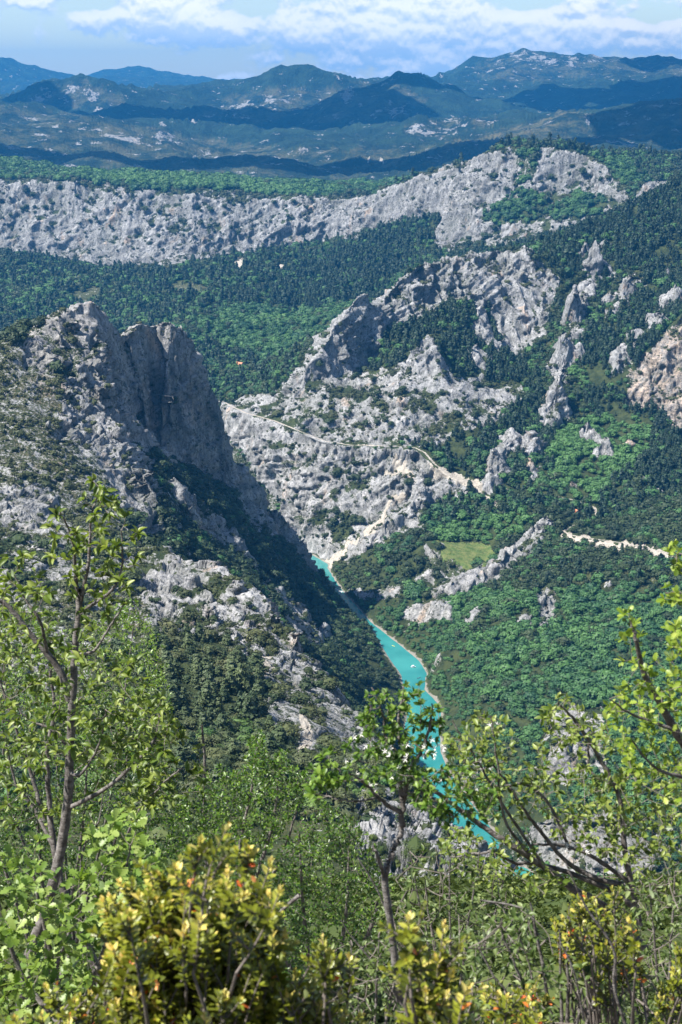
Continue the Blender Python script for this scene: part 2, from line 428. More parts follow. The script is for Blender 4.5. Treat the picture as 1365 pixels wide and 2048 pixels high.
# ------------------------------------------------------------------ relief grid: bearing x log distance
DU = 0.0019
U0, U1 = -.36, .36
V0, V1 = math.log(50.0), math.log(22500.0)
nu, nv = int((U1-U0)/DU)+1, int((V1-V0)/DU)+1
acc = np.zeros((nv, nu)); cnt = np.zeros((nv, nu))
for ln in LINES:
    P = []
    for p in ln:
        if p[0] == 'w':
            P.append((p[1], p[2], p[3]))
        else:
            a, b = px_ray(p[0], p[1])
            P.append((float(a), p[2], EYE_Z+float(b)*p[2]))
    for (a0, y0, z0), (a1, y1, z1) in zip(P, P[1:]):
        v0, v1 = math.log(y0), math.log(y1)
        n = int(max(abs(a1-a0), abs(v1-v0))/DU*2)+2
        t = np.linspace(0, 1, n)
        ui = np.rint((a0+(a1-a0)*t-U0)/DU).astype(int); vi = np.rint((v0+(v1-v0)*t-V0)/DU).astype(int)
        zs = z0+(z1-z0)*t
        ok = (ui >= 0) & (ui < nu) & (vi >= 0) & (vi < nv)
        np.add.at(acc, (vi[ok], ui[ok]), zs[ok]); np.add.at(cnt, (vi[ok], ui[ok]), 1)

def solve(acc, cnt, depth=0):
    h, wd = acc.shape
    fixed = cnt > 0
    val = np.where(fixed, acc/np.maximum(cnt, 1e-9), 0)
    if min(h, wd) > 8:
        hp, wp = h+h % 2, wd+wd % 2
        a2 = np.zeros((hp, wp)); c2 = np.zeros((hp, wp))
        a2[:h, :wd] = val*fixed; c2[:h, :wd] = fixed
        a2 = a2.reshape(hp//2, 2, wp//2, 2).sum((1, 3)); c2 = c2.reshape(hp//2, 2, wp//2, 2).sum((1, 3))
        zc = solve(a2, c2, depth+1)
        z = np.repeat(np.repeat(zc, 2, 0), 2, 1)[:h, :wd]
        its = 45
    else:
        z = np.full((h, wd), val[fixed].mean() if fixed.any() else 0.0)
        its = 300
    for _ in range(its):
        z = np.where(fixed, val, z)
        p = np.pad(z, 1, mode='edge')
        z = .25*(p[:-2, 1:-1]+p[2:, 1:-1]+p[1:-1, :-2]+p[1:-1, 2:])
    return np.where(fixed, val, z)
Z0 = solve(acc, cnt)
for _ in range(1):
    p = np.pad(Z0, 1, mode='edge')
    sm = .25*p[1:-1, 1:-1]+.125*(p[:-2, 1:-1]+p[2:, 1:-1]+p[1:-1, :-2]+p[1:-1, 2:])+.0625*(p[:-2, :-2]+p[2:, 2:]+p[:-2, 2:]+p[2:, :-2])
    Z0 = sm

def grid_sample(G, a, y):
    fu = np.clip((a-U0)/DU, 0, nu-1.001); fv = np.clip((np.log(y)-V0)/DU, 0, nv-1.001)
    i, j = fv.astype(int), fu.astype(int)
    s, t = fv-i, fu-j
    return (G[i, j]*(1-s)+G[i+1, j]*s)*(1-t)+(G[i, j+1]*(1-s)+G[i+1, j+1]*s)*t
# ------------------------------------------------------------------ land cover survey
COVERS = {  # rock, bare, grass, pine, leaf, oak, shrub
    'rock':       dict(rock=1.0, shrub=.34),
    'rock_clean': dict(rock=1.1, shrub=.03),
    'rock_bushy': dict(rock=.88, shrub=.42, oak=.05),
    'near_scrub': dict(rock=.58, shrub=.65, oak=.26),
    'crag':       dict(rock=1.0, shrub=.50, oak=.05),
    'scrub':      dict(rock=.52, shrub=.85),
    'garrigue':   dict(rock=.47, shrub=.95, dry=.75),
    'pine':       dict(pine=1.0, leaf=.14),
    'leaf':       dict(leaf=1.0, oak=.10),
    'bright':     dict(leaf=1.0, bright=1.0),
    'mixed':      dict(pine=.45, leaf=.35, oak=.25),
    'oak':        dict(oak=1.0, leaf=.12),
    'open':       dict(oak=.75, leaf=.22, pine=.12, shrub=.5, rock=.25, dry=.4),
    'grass':      dict(grass=1.0),
    'bare':       dict(bare=1.0, shrub=.05),
    'wood':       dict(),
    'fields':     dict(dry=.9),
    'pale':       dict(rock=.34, dry=.55),
    'thin':       dict(rock=.08, dry=.5),
    'dark_scrub': dict(rock=.70, oak=.55, shrub=.7),
    'stand':      dict(pine=.62, oak=.2, shrub=.5, rock=.22),
}
KEYS = ('rock', 'bare', 'grass', 'pine', 'leaf', 'oak', 'shrub', 'dry', 'bright', 'warm')
COVER = []
def C(kind, y0, y1, *pts, warm=0.0): COVER.append((kind, y0, y1, pts, warm))
BIG = ((-2000, -500), (3400, -500), (3400, 3400), (-2000, 3400))
C('near_scrub', 0, 760, *BIG)
C('oak', 760, 1450, *BIG)
C('mixed', 1450, 3600, *BIG)
C('leaf', 3290, 4300, *BIG)
C('wood', 4300, 60000, *BIG)
# near hillside
C('open', 0, 480, *BIG)
C('rock_bushy', 560, 770, (270, 1085), (330, 1090), (440, 1125), (540, 1185), (585, 1260), (560, 1310), (490, 1305), (440, 1260), (350, 1250), (285, 1190))
C('garrigue', 300, 700, (-300, 1180), (290, 1180), (300, 1290), (150, 1400), (-300, 1400))
C('stand', 400, 680, (285, 1285), (420, 1262), (500, 1320), (545, 1385), (530, 1460), (420, 1480), (250, 1470), (150, 1420), (200, 1310))
C('bare', 420, 640, (522, 1310), (536, 1318), (566, 1345), (548, 1352), (525, 1362))
C('bare', 420, 640, (468, 1332), (500, 1340), (515, 1352), (505, 1356), (470, 1342))
C('rock_bushy', 400, 640, (590, 1275), (630, 1290), (740, 1440), (745, 1470), (690, 1440), (640, 1370))
C('rock_bushy', 400, 560, (520, 1370), (590, 1360), (600, 1420), (540, 1430))
C('near_scrub', 380, 600, (560, 1310), (600, 1270), (740, 1440), (760, 1520), (600, 1520), (540, 1440), (520, 1380))
C('open', 300, 480, (380, 1460), (560, 1450), (600, 1560), (800, 1560), (780, 1660), (380, 1660))
C('rock_bushy', 150, 420, (720, 1560), (870, 1600), (1120, 1820), (1000, 1900), (760, 1800), (690, 1650))
# left crag
C('garrigue', 740, 1070, (-300, 650), (0, 680), (60, 690), (150, 790), (190, 860), (230, 960), (260, 1060), (320, 1090), (-300, 1120))
C('rock_bushy', 780, 1000, (-300, 930), (0, 985), (50, 960), (80, 940), (112, 985), (118, 1060), (60, 1105), (-300, 1130))
C('rock', 780, 900, (10, 1010), (60, 965), (84, 945), (110, 990), (112, 1060), (60, 1085), (0, 1080))
C('rock', 1000, 1440, (50, 668), (110, 620), (190, 590), (240, 630), (380, 608), (405, 690), (450, 790), (465, 850), (490, 920), (530, 955), (560, 985), (660, 1140), (640, 1150), (595, 1100), (540, 1050), (480, 1005), (440, 958), (330, 925), (300, 905), (250, 870), (190, 810), (150, 750), (55, 735), warm=.12)
C('rock', 1150, 1320, (285, 760), (320, 740), (350, 800), (400, 760), (430, 830), (380, 860), (310, 850), warm=.5)
C('rock', 880, 1130, (140, 715), (200, 785), (250, 865), (312, 925), (325, 1092), (270, 1085), (225, 1010), (165, 935), (125, 865), (115, 780))
C('scrub', 880, 1130, (150, 880), (185, 890), (215, 980), (235, 1010), (190, 990), (150, 940))
C('rock_bushy', 900, 1130, (372, 1010), (410, 1005), (470, 1075), (528, 1118), (515, 1155), (440, 1095))
C('rock_bushy', 930, 1200, (560, 1195), (612, 1198), (672, 1232), (672, 1285), (620, 1295), (578, 1262))
C('rock_bushy', 1150, 1350, (455, 960), (520, 1010), (560, 1075), (540, 1085), (490, 1040))
# right bank
C('leaf', 600, 1420, (690, 1170), (760, 1160), (980, 1120), (1060, 1070), (1120, 1075), (1500, 1120), (1600, 2000), (1000, 1900), (850, 1500), (880, 1400), (740, 1240))
C('open', 1080, 1420, (1060, 1065), (1140, 1080), (1340, 1110), (1365, 1170), (1150, 1180), (1000, 1190), (960, 1170))
C('oak', 1200, 1470, (670, 1150), (760, 1085), (840, 1080), (850, 1160), (800, 1210), (720, 1210))
C('rock', 1300, 1420, (843, 1090), (868, 1095), (938, 1136), (920, 1158), (870, 1140), (835, 1118))
C('rock_bushy', 1100, 1430, (930, 1148), (985, 1128), (1050, 1070), (1078, 1080), (1052, 1122), (990, 1165), (905, 1195), (825, 1255), (795, 1272), (805, 1222), (865, 1180), (820, 1170), (840, 1130))
C('rock_bushy', 1200, 1420, (690, 1175), (740, 1180), (800, 1170), (800, 1190), (730, 1205))
C('rock_bushy', 1060, 1260, (1028, 1242), (1050, 1210), (1082, 1240), (1072, 1264))
C('rock', 1060, 1260, (1074, 1182), (1106, 1172), (1112, 1252), (1082, 1262))
C('rock_bushy', 780, 1020, (1080, 1440), (1130, 1415), (1215, 1415), (1215, 1540), (1110, 1570))
C('rock_bushy', 600, 860, (1060, 1640), (1220, 1620), (1330, 1720), (1250, 1790), (1080, 1720))
C('grass', 1330, 1450, (868, 1076), (955, 1076), (998, 1102), (982, 1120), (935, 1138), (897, 1118))
C('bright', 1390, 1500, (860, 1062), (950, 1052), (1040, 1025), (1070, 1055), (985, 1095), (940, 1082), (870, 1080))
# walls along the road
C('crag', 1440, 1790, (430, 790), (520, 825), (700, 892), (830, 900), (870, 930), (960, 978), (1000, 1005), (970, 1035), (870, 1055), (770, 1080), (690, 1132), (640, 1145), (600, 1092), (540, 985), (440, 855))
C('dark_scrub', 1440, 1580, (560, 985), (620, 1000), (680, 1020), (720, 1060), (700, 1100), (680, 1130), (640, 1140), (610, 1090))
C('dark_scrub', 1440, 1640, (700, 900), (745, 905), (760, 960), (740, 1000), (690, 960))
C('dark_scrub', 1600, 1760, (560, 790), (640, 770), (700, 800), (690, 850), (600, 850))
C('dark_scrub', 1560, 1720, (700, 800), (745, 800), (760, 880), (720, 890))
C('mixed', 1440, 1560, (880, 1000), (960, 985), (1060, 990), (1130, 1010), (1150, 1060), (1050, 1060), (950, 1050), (880, 1060), (840, 1050))
C('bare', 1500, 1620, (768, 955), (790, 905), (812, 918), (824, 948), (790, 952))
C('bare', 1460, 1600, (858, 925), (882, 935), (962, 967), (1000, 1012), (985, 1018), (950, 978), (868, 952))
C('bare', 1440, 1580, (728, 1062), (800, 984), (810, 990), (738, 1072))
C('bare', 1440, 1580, (640, 1136), (716, 1070), (724, 1078), (655, 1142))
C('crag', 1560, 2040, (440, 805), (560, 780), (640, 672), (735, 568), (780, 565), (880, 500), (990, 478), (1060, 482), (1122, 560), (1112, 650), (1045, 715), (1000, 702), (985, 622), (905, 608), (830, 648), (762, 668), (860, 672), (900, 745), (1040, 768), (1052, 802), (990, 842), (935, 862), (880, 892), (700, 892), (600, 864))
C('rock', 1690, 2040, (640, 690), (690, 600), (735, 568), (752, 600), (785, 565), (880, 500), (990, 478), (1055, 520), (1122, 560), (1112, 640), (1040, 712), (1000, 700), (985, 622), (905, 610), (870, 628), (830, 645), (762, 668), (735, 735), (660, 755))
C('pine', 1690, 2040, (735, 745), (768, 672), (838, 642), (950, 600), (985, 640), (1002, 702), (1045, 715), (1055, 768), (930, 755), (890, 702), (862, 668), (800, 728))
C('pine', 1560, 1720, (900, 870), (990, 842), (1060, 800), (1100, 780), (1120, 900), (1050, 980), (960, 960), (890, 920))
# right hillside
C('pine', 1480, 2700, (1060, 480), (1120, 520), (1130, 700), (1060, 800), (1120, 900), (1180, 960), (1190, 1030), (1330, 1095), (1700, 1150), (1700, 250), (1365, 355), (1200, 440))
C('mixed', 1400, 1600, (1120, 985), (1200, 960), (1280, 970), (1300, 1060), (1190, 1050), (1130, 1030))
C('bright', 1400, 1730, (1090, 905), (1130, 855), (1210, 835), (1290, 838), (1300, 900), (1240, 965), (1170, 1005), (1120, 975))
C('rock', 1630, 1800, (1248, 812), (1262, 745), (1300, 695), (1365, 632), (1480, 600), (1480, 870), (1338, 860), (1318, 825), warm=.75)
C('bare', 1230, 1420, (1128, 1066), (1250, 1084), (1335, 1101), (1400, 1118), (1400, 1128), (1325, 1114), (1230, 1098), (1130, 1078))
C('open', 1560, 2060, (1120, 560), (1185, 540), (1190, 640), (1165, 700), (1160, 850), (1080, 850), (1090, 690))
C('open', 1500, 2000, (1215, 560), (1290, 530), (1260, 620), (1200, 640))
# valley and far wall
C('pine', 2300, 3150, (430, 610), (560, 565), (700, 495), (800, 445), (885, 428), (895, 455), (830, 530), (720, 600), (640, 622), (500, 618))
C('leaf', 2050, 2800, (380, 640), (520, 615), (640, 622), (720, 600), (700, 640), (640, 690), (560, 740), (440, 690))
C('bare', 2800, 3300, (103, 508), (120, 515), (108, 536))
C('bare', 2800, 3300, (462, 518), (494, 520), (478, 546))
C('bare', 2800, 3300, (530, 528), (588, 530), (560, 545))
C('pale', 2500, 3200, (140, 590), (200, 575), (205, 600), (150, 610))
C('pale', 2500, 3200, (330, 565), (420, 570), (410, 590), (350, 585))
C('bare', 2100, 2500, (630, 652), (668, 656), (664, 666), (632, 664))
C('rock_bushy', 2690, 3430, (-300, 320), (0, 340), (130, 358), (280, 380), (620, 386), (780, 370), (860, 340), (985, 298), (1100, 294), (1190, 310), (1246, 345), (1265, 385), (1255, 425), (1110, 478), (900, 512), (858, 502), (884, 432), (792, 448), (750, 472), (640, 492), (540, 507), (400, 528), (290, 546), (200, 538), (100, 518), (-300, 470))
C('rock', 2690, 3430, (0, 440), (120, 450), (300, 480), (420, 478), (600, 450), (780, 380), (860, 345), (960, 305), (1000, 305), (960, 430), (900, 505), (862, 500), (884, 432), (792, 446), (640, 490), (400, 525), (200, 535), (0, 500))
C('leaf', 2690, 3000, (965, 435), (1035, 372), (1095, 400), (1062, 442), (990, 452))
C('leaf', 2690, 3000, (1080, 425), (1160, 385), (1225, 402), (1200, 432), (1110, 442))
C('leaf', 2850, 3000, (1032, 302), (1082, 298), (1062, 362), (1036, 376))
C('leaf', 2690, 3050, (1190, 305), (1235, 325), (1290, 352), (1262, 400), (1250, 372), (1215, 340))
C('rock_clean', 2750, 2835, (1258, 415), (1283, 372), (1308, 348), (1350, 346), (1335, 375), (1300, 402))
C('bright', 3290, 3950, (150, 345), (300, 352), (500, 364), (640, 384), (620, 392), (420, 380), (250, 372))
# far hills
C('fields', 5000, 7600, (-300, 205), (130, 230), (440, 286), (560, 310), (800, 310), (900, 330), (700, 360), (420, 320), (200, 320), (-300, 330))
C('thin', 4300, 9000, (-300, 205), (60, 215), (300, 250), (460, 285), (640, 300), (900, 290), (1130, 225), (1250, 230), (1000, 300), (700, 360), (300, 335), (-300, 325))
C('thin', 8000, 10200, (390, 235), (440, 200), (560, 172), (640, 180), (700, 165), (790, 165), (850, 200), (800, 245), (600, 250))
C('thin', 8600, 9700, (40, 200), (110, 165), (170, 160), (240, 190), (260, 215), (60, 215))
C('thin', 10000, 12700, (940, 135), (1045, 97), (1140, 118), (1210, 104), (1420, 120), (1420, 150), (1250, 150), (1050, 165), (960, 155))
C('thin', 5000, 8000, (1080, 280), (1200, 230), (1420, 185), (1420, 300), (1200, 320))
C('pale', 5500, 7300, (200, 262), (245, 260), (312, 292), (300, 302), (255, 292))
C('pale', 5500, 7300, (270, 255), (340, 262), (345, 290), (310, 285))
C('pale', 8700, 9600, (55, 185), (110, 168), (165, 165), (198, 180), (200, 200), (150, 205), (60, 206))
C('pale', 8400, 10100, (412, 232), (480, 205), (560, 180), (605, 178), (600, 200), (540, 218), (450, 240))
C('pale', 8000, 8800, (745, 228), (770, 205), (800, 185), (826, 205), (800, 228))
C('pale', 8000, 8900, (670, 178), (700, 170), (720, 190), (690, 200))
C('pale', 6700, 7500, (805, 268), (815, 248), (900, 240), (980, 234), (1000, 250), (900, 266), (860, 282))
C('fields', 5400, 7200, (880, 285), (1000, 268), (1130, 220), (1180, 232), (1080, 270), (930, 296))
C('pale', 12000, 12700, (985, 122), (1045, 97), (1130, 118), (1210, 104), (1215, 120), (1130, 140), (1070, 130), (1020, 122))
C('bare', 12000, 12700, (1023, 151), (1032, 150), (1030, 159), (1022, 158))
C('bare', 5600, 6500, (722, 317), (768, 319), (764, 324), (724, 322))
C('grass', 5600, 6600, (500, 318), (580, 326), (590, 338), (530, 336))

# rock outcrops that stand up out of the woods: foot pixel, half width, height (pixels), flag warm
OUTCROPS = [(1190, 552, 20, 80, 0), (1172, 515, 14, 40, 0), (1258, 600, 26, 68, 0), (1222, 615, 20, 45, 0), (1150, 662, 24, 105, 0), (1168, 640, 18, 60, 0), (1128, 752, 34, 74, 0), (1160, 740, 16, 50, 0),
            (1118, 832, 34, 86, 0), (1320, 672, 24, 56, 0), (1298, 655, 12, 34, 0), (1336, 545, 8, 34, 0), (992, 962, 30, 72, 0), (1025, 905, 26, 60, 0), (1062, 960, 14, 62, 1), (1238, 760, 14, 40, 0),
            (1200, 905, 20, 22, 0), (1262, 915, 22, 24, 1), (1165, 900, 14, 16, 0), (1148, 985, 14, 22, 0), (1055, 1250, 22, 36, 0), (1094, 1215, 18, 38, 0), (1092, 1256, 14, 30, 0), (950, 1165, 12, 20, 0),
            (835, 1240, 24, 40, 0), (1145, 1540, 50, 110, 0), (1180, 1500, 30, 70, 0), (960, 690, 10, 28, 0), (965, 765, 8, 14, 0), (1290, 975, 12, 18, 0), (1112, 1160, 14, 16, 0), (1220, 1180, 16, 18, 0),
            (300, 985, 17, 68, 0), (276, 965, 9, 40, 0), (600, 1290, 22, 44, 0), (650, 1270, 22, 40, 0), (545, 1250, 14, 32, 0), (470, 1190, 18, 40, 0), (385, 1180, 22, 40, 0), (420, 1240, 20, 34, 0), (120, 690, 10, 26, 0), (150, 668, 9, 28, 0), (90, 720, 10, 22, 0), (165, 760, 12, 40, 0), (205, 800, 10, 40, 0), (240, 880, 10, 44, 0), (130, 830, 12, 34, 0), (336, 850, 8, 60, 0), (100, 880, 12, 26, 0), (590, 1330, 10, 20, 0), (560, 1250, 12, 26, 0), (640, 1350, 9, 16, 0), (1320, 990, 14, 18, 0)]

def in_poly(pts, X, Y):
    P = np.asarray(pts, float)
    ins = np.zeros(X.shape, bool)
    j = len(P)-1
    for i in range(len(P)):
        xi, yi, xj, yj = P[i, 0], P[i, 1], P[j, 0], P[j, 1]
        if yi != yj:
            c = ((yi > Y) != (yj > Y)) & (X < (xj-xi)*(Y-yi)/(yj-yi)+xi)
            ins ^= c
        j = i
    return ins

def cover_at(x, y, z):
    """ground cover of world points, from the survey"""
    px, py = bearings(x, y, z)
    s = y*0.008
    wob = 1/np.maximum(s, 2.0)
    w1 = fbm(x*wob, y*wob, z*wob, 5, .62); w2 = fbm(x*wob+50, y*wob, z*wob-20, 5, .62)
    amp = np.where(y > 4300, 12.0, np.where(y > 1400, 12.0, 16.0))
    qx, qy = px+amp*w1, py+amp*.8*w2
    out = {k: np.zeros(x.shape, np.float32) for k in KEYS}
    for kind, y0, y1, pts, warm in COVER:
        P = np.asarray(pts, float)
        m = (y >= y0) & (y < y1) & (qx > P[:, 0].min()) & (qx < P[:, 0].max()) & (qy > P[:, 1].min()) & (qy < P[:, 1].max())
        idx = np.nonzero(m)[0]
        if pts is not BIG and len(idx):
            idx = idx[in_poly(pts, qx[idx], qy[idx])]
        if len(idx):
            d = COVERS[kind]
            for k in KEYS:
                out[k][idx] = d.get(k, 0.0)
            if warm: out['warm'][idx] = warm
    return out, px, py
# ------------------------------------------------------------------ terrain mesh
def raster(pts, width, z=None):
    """1 near a plan polyline (world x, y), falling to 0 at `width` metres"""
    return pts
def plan_dist(poly, x, y):
    """distance to a plan polyline and height along it"""
    best = np.full(x.shape, 1e9); zb = np.zeros(x.shape)
    for (x0, y0, z0), (x1, y1, z1) in zip(poly, poly[1:]):
        dx, dy = x1-x0, y1-y0
        t = np.clip(((x-x0)*dx+(y-y0)*dy)/max(dx*dx+dy*dy, 1e-9), 0, 1)
        d = np.hypot(x-x0-t*dx, y-y0-t*dy)
        m = d < best
        best[m] = d[m]; zb[m] = (z0+t*(z1-z0))[m]
    return best, zb
road3 = [tuple(at(*p)) for p in ROAD]
meadow3 = [tuple(at(*p)) for p in ((880, 1095, 1400), (910, 1110, 1378), (935, 1122, 1365), (965, 1106, 1388), (940, 1093, 1405))]
riv_mid3 = [(x, y, 0.) for x, y in [((a[0]+b[0])/2, (a[1]+b[1])/2) for a, b in zip(UP_L, UP_R)][::-1]] + [tuple(at_z(a, b, 0)) for a, b in mid]
path3 = [tuple(at(*p)) for p in ((598, 1525, 425), (606, 1500, 432), (612, 1470, 445), (622, 1445, 458), (618, 1425, 470), (606, 1405, 482))]

def base_z(a, y):
    return grid_sample(Z0, a, y)
def relief(x, y, z, hold):
    """fractal relief, octaves matched to the distance"""
    r = np.zeros(x.shape, np.float32)
    lam = 900.0
    i = 0
    while lam > 9:
        q = lam/y
        wgt = smooth(.004, .012, q)*(1-smooth(.10, .22, q))
        n = perlin(x/lam+3.1*i, y/lam-7.7*i, np.full_like(x, 1.7*i))
        n2 = np.where(y > 4000, 1.15*(1-2*np.abs(n)-.5), n)
        r += wgt*lam*.075*n2
        lam *= .53; i += 1
    return r*hold

# outcrops: find where each sight line meets the base relief
def hit(px, py, ymin=380):
    a, b = px_ray(px, py)
    ys = np.exp(np.linspace(math.log(ymin), math.log(9000), 5000))
    below = EYE_Z+float(b)*ys < base_z(np.full_like(ys, float(a)), ys)
    k = int(np.argmax(below))
    return float(a)*ys[k], ys[k]
RIBS = [((1198, 498), (1203, 545), (1168, 590), (1146, 640), (1152, 668)), ((1150, 690), (1116, 740), (1122, 790), (1104, 838)), ((1292, 545), (1246, 590), (1216, 628)), ((1030, 880), (1004, 930), (984, 978)),
        ((1350, 600), (1312, 655)), ((1068, 880), (1056, 955)), ((1262, 690), (1240, 740)), ((960, 640), (972, 690), (962, 740)), ((1085, 1060), (1045, 1095), (985, 1140), (905, 1185)), ((1180, 880), (1215, 915)), ((930, 1240), (870, 1225)), ((455, 965), (505, 1010), (560, 1075)), ((372, 1015), (425, 1065), (505, 1130)), ((560, 1205), (600, 1240), (640, 1295)), ((735, 1100), (790, 1050), (850, 1000))]
RIB3 = [[(*hit(*p), 0.0) for p in r] for r in RIBS]
OUT = []
for px, py, wpx, hpx, wm in OUTCROPS:
    ox, oy = hit(px, py)
    OUT.append((ox, oy, wpx*oy/FPX*1.15, hpx*oy/FPX*.85, wm))
def outcrop_bump(x, y):
    b = np.zeros(x.shape, np.float32); wmask = np.zeros(x.shape, np.float32)
    for ox, oy, rw, h, wm in OUT:
        m = (np.abs(x-ox) < rw*2.2) & (np.abs(y-oy-rw*.9) < rw*3.2)
        if not m.any(): continue
        xx, yy = x[m], y[m]
        ux, uy = (xx-ox)/rw, (yy-oy)/rw
        dn = .40*perlin(ux*.8, uy*.8, np.full_like(xx, ox*.1))+.30*perlin(ux*1.9, uy*1.9, np.full_like(xx, oy*.1))+.16*perlin(ux*4.3, uy*4.3, np.full_like(xx, oy*.2))
        # steep towards the valley, running back into the hill behind
        vy = np.where(uy < .55, (uy-.55)/.55, (uy-.55)/1.9)
        rr = np.sqrt(ux**2*(1+.25*np.maximum(uy, 0))+vy**2)+.55*dn
        prof = (1-smooth(.30, 1.10, rr))**.8*np.clip(.80+.7*dn-.22*np.maximum(uy-.55, 0)-.35*np.abs(ux), .12, 1.2)
        b[m] = np.maximum(b[m], h*prof)
        wmask[m] = np.maximum(wmask[m], wm*(rr < 1.3).astype(np.float32))
    for r3 in RIB3:
        P = np.array(r3)
        m = (x > P[:, 0].min()-40) & (x < P[:, 0].max()+40) & (y > P[:, 1].min()-60) & (y < P[:, 1].max()+60)
        if not m.any(): continue
        xx, yy = x[m], y[m]
        d, _ = plan_dist(r3, xx, yy)
        n1 = perlin(xx/22, yy/22, np.full_like(xx, 3.3)); n2 = perlin(xx/8, yy/8, np.full_like(xx, 7.7))
        q = d/(20+16*n1+6*n2)
        hgt = np.clip(9+18*perlin(xx/34+7, yy/34, np.full_like(xx, 1.1))+7*n2, 0, 22)
        b[m] = np.maximum(b[m], hgt*np.where(d < 40, 1-smooth(.15, 1.0, np.where(q < 0, 9, q)), 0))
    return b, wmask

TERRAIN_RES = (800, 1200)
NC, NR = TERRAIN_RES
acol = np.linspace(-.30, .30, NC)
ys = np.exp(np.linspace(math.log(52), math.log(22000), 6000))
ac = np.linspace(-.30, .30, 330)
AA, YY = np.meshgrid(ac, ys, indexing='ij')
ZZ = base_z(AA, YY)
ZZ = ZZ+outcrop_bump((AA*YY).ravel(), YY.ravel())[0].reshape(ZZ.shape)
phi = (ZZ-EYE_Z)/YY
dl = np.diff(np.log(YY), axis=1); dp = np.diff(phi, axis=1); dz = np.diff(ZZ, axis=1)/YY[:, 1:]
met = np.sqrt((.16*dl)**2+(np.where(dp > 0, 1.0, .22)*dp)**2+(.25*dz)**2)
Ym = YY[:, 1:]
met *= np.where(Ym < 320, .13, np.where(Ym < 430, .45, 1.0))*np.where(Ym > 14000, .4, 1.0)*np.where((Ym > 3600) & (Ym < 14000), .6, 1.0)
cum = np.concatenate([np.zeros((len(ac), 1)), np.cumsum(met, 1)], 1)
cum /= cum[:, -1:]
for _ in range(4):
    p = np.pad(cum, ((1, 1), (0, 0)), mode='edge')
    cum = .25*p[:-2]+.5*p[1:-1]+.25*p[2:]
tt = np.linspace(0, 1, NR)
LY = np.stack([np.interp(tt, c, np.log(ys)) for c in cum])
# interpolate to fine columns
fi = (acol+.30)/.60*(len(ac)-1)
i0 = np.clip(fi.astype(int), 0, len(ac)-2); ft = (fi-i0)[:, None]
LY = LY[i0]*(1-ft)+LY[i0+1]*ft
Yg = np.exp(LY); Ag = np.repeat(acol[:, None], NR, 1)
Xg = (Ag*Yg).ravel(); Yg = Yg.ravel(); Ag = Ag.ravel()
zb = base_z(Ag, Yg)
# things that keep the ground even: water, road, meadow, path
dr, zr_ = plan_dist(riv_mid3, Xg, Yg); dd, zd = plan_dist(road3, Xg, Yg); dm, zm = plan_dist(meadow3, Xg, Yg)
hold = smooth(25, 130, dr)*smooth(3, 26, dd)*smooth(18, 50, dm)*smooth(40, 140, Yg)*(.30+.70*smooth(700, 1000, Yg))
zt = zb + relief(Xg.astype(np.float32), Yg.astype(np.float32), zb, hold)
kr = 1-smooth(4.0, 11.0, dd)
zt = zt*(1-kr)+zd*kr                                   # the road shelf
bump, bwarm = outcrop_bump(Xg, Yg)
zt = zt + bump
cov, pxv, pyv = cover_at(Xg, Yg, zt)
cov['rock'] = np.maximum(cov['rock'], 1.05*smooth(1.5, 5.0, bump))
cov['warm'] = np.maximum(cov['warm'], bwarm)
for k in ('pine', 'leaf', 'oak'): cov[k] *= 1-smooth(1.5, 5, bump)
cov['bare'] = np.maximum(cov['bare'], (1-smooth(1.0, 2.1, dd))*.78)
dpv, _ = plan_dist(path3, Xg, Yg)
cov['bare'] = np.maximum(cov['bare'], (1-smooth(1.1, 2.1, dpv))*1.4)
# slope of the surface
def normals(X, Y, Z):
    g = lambda q: q.reshape(NC, NR)
    Xq, Yq, Zq = g(X), g(Y), g(Z)
    def d(q, ax): return np.gradient(q, axis=ax)
    tu = np.stack([d(Xq, 0), d(Yq, 0), d(Zq, 0)], -1); tv = np.stack([d(Xq, 1), d(Yq, 1), d(Zq, 1)], -1)
    n = np.cross(tu, tv)
    n /= np.maximum(np.linalg.norm(n, axis=-1, keepdims=True), 1e-9)
    return (n*np.where(n[..., 2:] < 0, -1, 1)).reshape(-1, 3)
nb = normals(Xg, Yg, zt)
steep = smooth(.80, .58, nb[:, 2]) if False else 1-smooth(.58, .80, nb[:, 2])
mid_y = (Yg > 700) & (Yg < 3500)
cov['rock'] = np.where(mid_y, np.maximum(cov['rock'], .42*steep*(cov['grass'] < .5)), cov['rock'])
# crag relief: rounded buttresses parted by clefts, ledges, blocks
rk = np.clip(cov['rock'], 0, 1.1)*smooth(3, 9, dd)*smooth(0.3, 8, dr-12)
